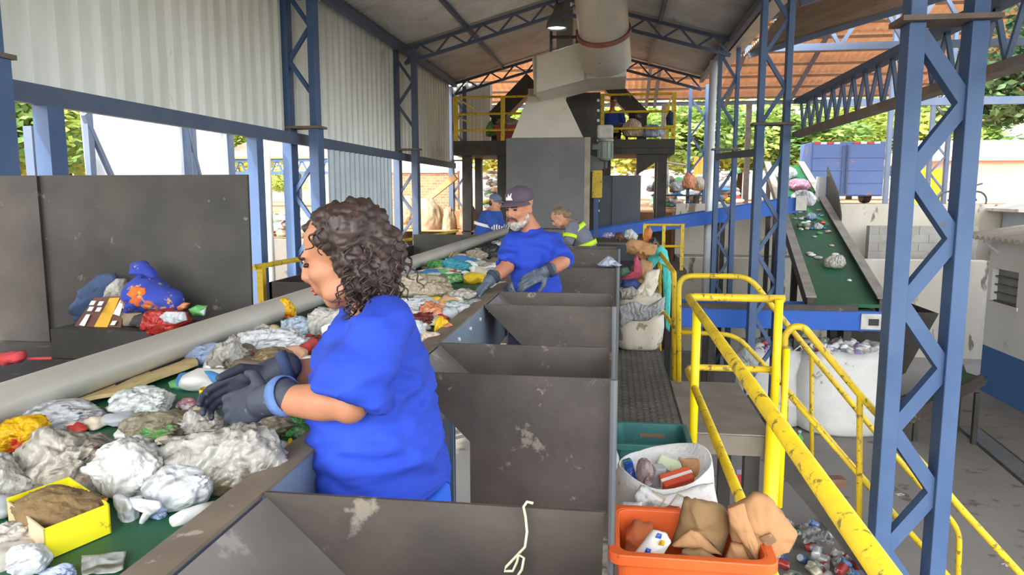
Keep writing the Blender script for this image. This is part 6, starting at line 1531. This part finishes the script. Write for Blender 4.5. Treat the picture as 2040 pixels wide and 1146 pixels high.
# ---------------------------------------------------------------- yard: big bags of bottles, cans
def bottlebag(lab, px_, py_, wpx, hpx, seed, w2):
    p = at(px_, py_, Z=GZ); s = zdist(p) / FOC; r = wpx * s / 2
    t = bigsack('bulk_bag', lab, (p.x, p.y + r * .9), (r, r * .9), hpx * s * .98, RAFW, seed, GZ, .95, 'bulk bag', 'bulk bags on the yard')
    q = V((p.x, p.y + r * .9, GZ + hpx * s * .9))
    rr = random.Random(seed); mb = MB()
    for i in range(90):
        a = rr.random() * 6.28; k = math.sqrt(rr.random()) * .82
        c_ = q + V((math.cos(a) * k * r, math.sin(a) * k * r * .9, .12 * (1 - k) + rr.uniform(-.02, .05)))
        vs, fs = crumple(c_, (rr.uniform(.05, .10), rr.uniform(.04, .07), rr.uniform(.03, .06)), seed * 100 + i, .5, rr.random() * 6, .9, sub=ICO2); mb.add(vs, fs)
    m = MATS.get('bottle_mix')
    if not m:
        m = mat('bottle_mix', '#ffffff', rough=.25); n_ = m.node_tree.nodes
        g = n_.new('ShaderNodeNewGeometry'); rp = n_.new('ShaderNodeValToRGB'); rp.color_ramp.interpolation = 'CONSTANT'
        for i, c in enumerate(['#d4d6d2', '#b8bab4', '#e0e2e0', '#c8d0d4', '#c04a58', '#d8dad6', '#a8aaa4', '#9a7ab0', '#e4e4e0', '#c8c4b8']):
            e = rp.color_ramp.elements[0] if i == 0 else rp.color_ramp.elements.new(i / 10); e.color = lin(c)
        m.node_tree.links.new(g.outputs['Random Per Island'], rp.inputs[0]); m.node_tree.links.new(rp.outputs[0], n_['Principled BSDF'].inputs['Base Color'])
    mb.build('bottle_heap', m, t, smooth=True, kind='stuff')
    for sx in (-1, 1):
        MB().tube([q + V((sx * r * .9, -r * .7, -.05)), q + V((sx * r * .6, -r * .85, .16)), q + V((sx * r * .2, -r * .8, -.02))], .012, 6).build('lifting_strap', RAFW, t, smooth=True)
    return t
bottlebag('wide white bulk bag of bottles on the yard left of the big right column', 1690, 876, 178, 180, 11, 0)
bottlebag('white bulk bag of bottles behind the middle lattice column', 1545, 856, 132, 165, 23, 0)
pillow('plastic_bag', 'clear plastic bag standing beside the bulk bag behind the railing', 'bag', [(1466, 745), (1464, 705), (1480, 690), (1500, 700), (1512, 730), (1505, 750)], 9.6, .3, PCL, amp=.04)
rr = random.Random(9); cans = []
CANM = [mat('can_' + k, a, b, c_, scale=9, spot_scale=12, spot_cut=.58, rough=.35, metal=.3) for k, a, b, c_ in (('silver', '#b8b8b4', '#9a9a96', '#c04a40'), ('blue', '#4a6a9c', '#6a84ac', '#d8d8d4'), ('red', '#b84a44', '#a83a38', '#d8d4cc'), ('cream', '#cfc8ae', '#bdb498', '#6a8a6a'), ('green', '#5a8a6c', '#6c9a7c', '#d8d8c8'), ('white', '#d4d4d0', '#c0c0bc', '#4a6aa4'))]
prot = {}
for i in range(64):
    px_ = rr.uniform(1555, 1708); py_ = rr.uniform(1050, 1190)
    p = at(px_, py_, Z=GZ); k = i % 6
    if k not in prot:
        z = p + V((0, 0, .045)); t = thing('crushed_can', p, 'crushed drink can in the heap at the foot of the near railing', 'can', 'crushed cans and pots heaped on the yard')
        M = Matrix.Rotation(rr.random() * 6, 3, 'Z') @ Matrix.Rotation(rr.uniform(1.0, 1.6), 3, 'X'); L = .11 if k != 3 else .08; R_ = .042 if k != 3 else .05
        rings_ = [[z + M @ V((R_ * f * math.cos(a) * (1 + .25 * noise.noise(V((math.cos(a), math.sin(a), h * 20 + k)))), R_ * f * math.sin(a), h)) for a in [2 * pi * j / 16 for j in range(16)]] for h, f in ((-L / 2, .7), (-L / 2 + .008, .95), (-L / 4, 1), (0, .85 if k % 2 else 1), (L / 4, 1), (L / 2 - .008, .95), (L / 2, .72))]
        MB().loft(rings_).build('can_body', CANM[k], t, smooth=True)
        MB().loft([[z + M @ V((R_ * f * math.cos(a), R_ * f * math.sin(a), h)) for a in [2 * pi * j / 16 for j in range(16)]] for h, f in ((L / 2, .74), (L / 2 + .004, .74), (L / 2 + .004, .66))]).build('can_rim', CANM[0], t)
        t['label'] = ('crushed silver', 'crushed blue', 'crushed red', 'squat cream', 'crushed green', 'crushed white')[k] + ' can in the heap at the foot of the near railing'
        prot[k] = t
    else: dup(prot[k], (p.x, p.y, GZ + rr.choice((0, 0, .05, .09))), rotz=rr.random() * 6.28)
sheet('film_sheet', 'clear torn film lying on top of the can heap', 'film', [(1590, 1045), (1640, 1062), (1660, 1090), (1600, 1085)], GZ + .1, PCL, amp=.05)
q = at(1592, 890, Z=GZ)
t = thing('green_bottle', q, 'small green bottle standing on the concrete before the bulk bags', 'bottle')
MB().lathe([(0, 0), (.05, 0), (.05, .12), (.02, .17), (.02, .2), (0, .2)], q, 14).build('bottle_body', PGN, t, smooth=True)
MB().lathe([(0, .2), (.024, .2), (.024, .225), (0, .225)], q, 12).build('bottle_cap', PW, t)
q = at(1660, 968, Z=GZ)
tag(MB().obox(q + V((0, 0, .05)), (.24, .14, .10), Matrix.Rotation(.2, 3, 'Z')).build('brick', mat('dull_brick', '#8a6650', '#7a5846', scale=8, rough=.9), org=q), 'single brown brick lying on the concrete beyond the near railing', 'brick')
# broom under the landing
q = at(1482, 972, Z=GZ)
t = thing('broom', q, 'broom with red bristles standing under the landing', 'broom')
MB().prism([q + V((-.17, 0, 0)), q + V((.17, 0, 0)), q + V((.08, 0, .16)), q + V((-.08, 0, .16))], (0, .05, 0)).build('bristles', mat('red_bristle', '#c0404c', '#a83440', scale=30, rough=.9), t)
MB().box((q.x - .09, q.y - .005, GZ + .16), (q.x + .09, q.y + .055, GZ + .22)).build('head', mat('grey_plastic', '#8a8494', rough=.6), t)
MB().tube([q + V((0, .025, .2)), q + V((.06, .35, 1.3))], .012, 8).build('handle', mat('broom_wood', '#a89478', rough=.7), t)
for px_, py_, lab in ((1792, 986, 'small white paper scrap on the open concrete at the right'), (2008, 1126, 'white paper scrap on the concrete in the bottom right corner')):
    q = at(px_, py_, Z=GZ); tag(MB().obox(q + V((0, 0, .006)), (.10, .05, .006), Matrix.Rotation(.4, 3, 'Z')).build('paper_scrap', PW, org=q), lab, 'scrap')
# ---------------------------------------------------------------- rubbish on the right-hand conveyors
def on_green(k, lat):
    l_ = lo_l.lerp(hi_l, k); r_ = lo_r.lerp(hi_r, k); return l_.lerp(r_, lat)
for k, lat, r, m, lab in ((.17, .58, .17, PWG, 'round whitish bundle sliding down the lower green belt'), (.62, .55, .2, PW, 'white bag near the top of the green belt above the blue conveyor'), (.72, .6, .22, plastic('pink_film', '#b87a94', '#c890a8', '#e0d0d8', .6), 'pinkish bag high on the green belt'), (.85, .3, .25, PW, 'white bag at the upper end of the green belt'), (.47, .55, .1, PLB, 'pale blue bag on the green belt just below the blue conveyor'), (.40, .62, .09, PW, 'small white bag on the middle of the green belt')):
    p = on_green(k, lat); SEED[0] += 1; vs, fs = crumple(p + V((0, 0, r * .45)), (r, r * .9, r * .7), SEED[0], .25, 0, .8)
    tag(MB().add(vs, fs).build('plastic_bag', m, org=p, smooth=True), lab, 'bag', 'rubbish on the green conveyor')
rr = random.Random(3); mb = MB()
for i in range(46):
    k = rr.random() ** .7 * .55 if i < 20 else rr.uniform(.36, .56); p = on_green(k, rr.uniform(.2, .85)); s = rr.uniform(.02, .05)
    vs, fs = crumple(p + V((0, 0, s * .4)), (s * 1.4, s, s * .6), i + 900, .5, rr.random() * 6, .8, sub=ICO2); mb.add(vs, fs)
tag(mb.build('loose_litter', MATS['mixed_litter'], org=on_green(.3, .5), smooth=True, kind='stuff'), 'loose small scraps scattered on the green conveyor', 'litter')
p = at(1606, 397, Y=15.2); vs, fs = crumple(p, (.17, .17, .16), 555, .3, 0, .8)
tag(MB().add(vs, fs).build('plastic_bag', PW, org=p + V((0, 0, -.15)), smooth=True), 'white bag tumbling off the end of the inclined blue conveyor', 'bag')
# ---------------------------------------------------------------- upper platform items
q = at(1012, 262, Y=16.3)
t = thing('red_bin', (q.x, 16.4, 2.765), 'red plastic bin with rubbish on the left of the upper platform', 'bin')
MB().loft([[V((q.x + dx * k, 16.4 + dy * k, z)) for dx, dy in ((-.3, -.2), (.3, -.2), (.3, .2), (-.3, .2))] for z, k in ((2.765, .75), (3.12, 1), (3.12, .94), (2.8, .7))]).build('bin_body', mat('red_bin', '#a83a38', '#98302e', scale=5, rough=.5), t)
vs, fs = crumple((q.x, 16.4, 3.14), (.26, .17, .14), 91, .3); MB().add(vs, fs).build('rubbish_fill', PGR, t, smooth=True)
lump('plastic_bag', 'green and white bag behind the railing left of the red bin', 'bag', 978, 262, 22, 34, PGN, base=2.765, Y=16.5)
lump('paper_sack', 'white and tan paper sack before the seated worker on the platform', 'sack', 1262, 260, 42, 42, plastic('white_tan_sack', '#d8d0c4', '#c8a888', '#b07a50', .58, ss=4), base=2.765, Y=16.35, amp=.15)
lump('plastic_bag', 'blue and white bag right of the tan sack on the platform', 'bag', 1298, 264, 46, 30, plastic('blue_white_bag', '#3a7ac8', '#d8dce4', '#c84a58', .64, ss=5), base=2.765, Y=16.4, amp=.25)
lump('black_bag', 'dark bag above the tan sack beside the seated worker', 'bag', 1264, 232, 26, 18, PBL, base=3.1, Y=16.9)
pillow('navy_jacket', 'navy jacket hanging on the right railing of the platform', 'jacket', [(1328, 250), (1326, 235), (1334, 220), (1342, 224), (1341, 250)], 16.0, .10, mat('navy_cloth', '#2c3450', '#343c58', scale=9, rough=.95), amp=.02)
t = thing('sorting_bench', (.0, 16.6, 2.765), 'dark bench with yellow front in front of the seated worker', 'bench')
a = at(1205, 240, Y=16.55); b = at(1252, 240, Y=16.55)
MB().box((a.x, 16.5, 3.06), (b.x, 16.75, 3.12)).build('bench_top', STEELD, t)
MB().box((a.x + .05, 16.48, 2.94), (b.x - .2, 16.5, 3.05)).build('front_board', YEL, t)
for x in (a.x + .03, b.x - .03): MB().box((x - .03, 16.55, 2.765), (x + .03, 16.7, 3.06)).build('leg', STEELD, t)
# ---------------------------------------------------------------- background clutter
t = thing('junk_table', (at(1330, 385, Y=18.2).x, 18.6, 1.2), 'cluttered table of odds and ends under the right of the platform', 'table')
a, b = at(1300, 388, Y=18.3), at(1400, 388, Y=18.3)
MB().box((a.x, 18.45, a.z - .04), (b.x, 19.2, a.z)).build('table_top', STEELD, t)
for x, y in ((a.x + .1, 18.5), (b.x - .1, 18.5), (a.x + .1, 19.1), (b.x - .1, 19.1)): MB().box((x - .04, y - .04, GZ if y < 18 else 1.2), (x + .04, y + .04, a.z - .04)).build('leg', STEELD, t)
for k, (px_, py_, w_, h_, m, lab) in enumerate(((1312, 372, 30, 30, mat('brown_junk', '#6a5646', '#7c6654', scale=8), 'dark brown junk at the left of the cluttered table'), (1325, 362, 14, 34, PW, 'white bottle-like bag on the cluttered table'), (1350, 374, 34, 22, PW, 'white bag with red dot in the middle of the cluttered table'), (1372, 365, 30, 36, POR, 'orange bag at the right of the cluttered table'), (1390, 370, 26, 30, PBE, 'beige bag at the far right of the cluttered table'))):
    lump('junk_bag', lab, 'bag', px_, py_, w_, h_, m, 'clutter on the back table', base=a.z, Y=18.7, amp=.3)
q = at(1345, 326, Y=18.8)
tag(MB().obox(q, (.5, .5, .03), Matrix.Rotation(.15, 3, 'Y')).build('white_tray', PAPER, org=q), 'white tray on top of the clutter under the platform', 'tray')
tag(MB().box((q.x - .2, 18.7, a.z), (q.x - .16, 18.9, q.z - .02)).build('tray_stand', PAPER, org=(q.x - .18, 18.8, a.z)), 'thin white stand holding the white tray', 'stand')
q0, q1 = at(1384, 352, Y=20.6), at(1404, 312, Y=20.6)
t = thing('forklift_mast', ((q0.x + q1.x) / 2, 20.8, 1.15), 'orange machine frame standing behind the slim blue columns', 'machine')
for x in (q0.x + .04, q1.x - .04): MB().box((x - .05, 20.6, 1.15), (x + .05, 20.8, q1.z)).build('upright', mat('orange_machine', '#d8862a', '#c87620', scale=5), t)
MB().box((q0.x, 20.62, 1.6), (q1.x, 20.78, q1.z - .1)).build('panel', MATS['orange_machine'], t)
litter('waste_heap', lambda r: V((r.uniform(1.0, 3.2), r.uniform(19.8, 21.5), 1.2 + r.random() ** 1.5 * 1.0)), 130, 29, 'mixed rubbish heap behind the cluttered table under the platform', .07, .22)
litter('waste_heap', lambda r: V((r.uniform(-3.4, -2.5), r.uniform(18.8, 20), 1.2 + r.random() * .9)), 90, 21, 'heap of white and grey rubbish under the left of the platform', .05, .18)
litter('waste_heap', lambda r: V((r.uniform(-9.5, -5.6), r.uniform(13, 15), .78 + r.random() * .35)), 160, 22, 'red and white rubbish heap on the bank above the low grey wall', .08, .2)
for px_, py_, w_, h_, lab in ((852, 440, 66, 100, 'tall grey-brown sack between the far left columns'), (895, 455, 34, 86, 'narrow grey sack right of the tall one behind the column'), (932, 440, 36, 70, 'brown sack behind the sorter with the cap'), (812, 420, 40, 60, 'tan sack left of the tall grey-brown one')):
    lump('waste_sack', lab, 'sack', px_, py_, w_, h_, mat('brown_sack', '#a08c72', '#8a765c', '#b8a488', scale=3, spot_scale=4, spot_cut=.6, rough=.95), 'sacks behind the left columns', Y=17.0, base=-1.75, amp=.18, flat=.9)
tag(MB().box((-5.0, 16.2, .752), (-1.9, 18.0, .77)).build('sack_floor', EARTH, org=(-3.5, 17, .75), kind='structure'), None)
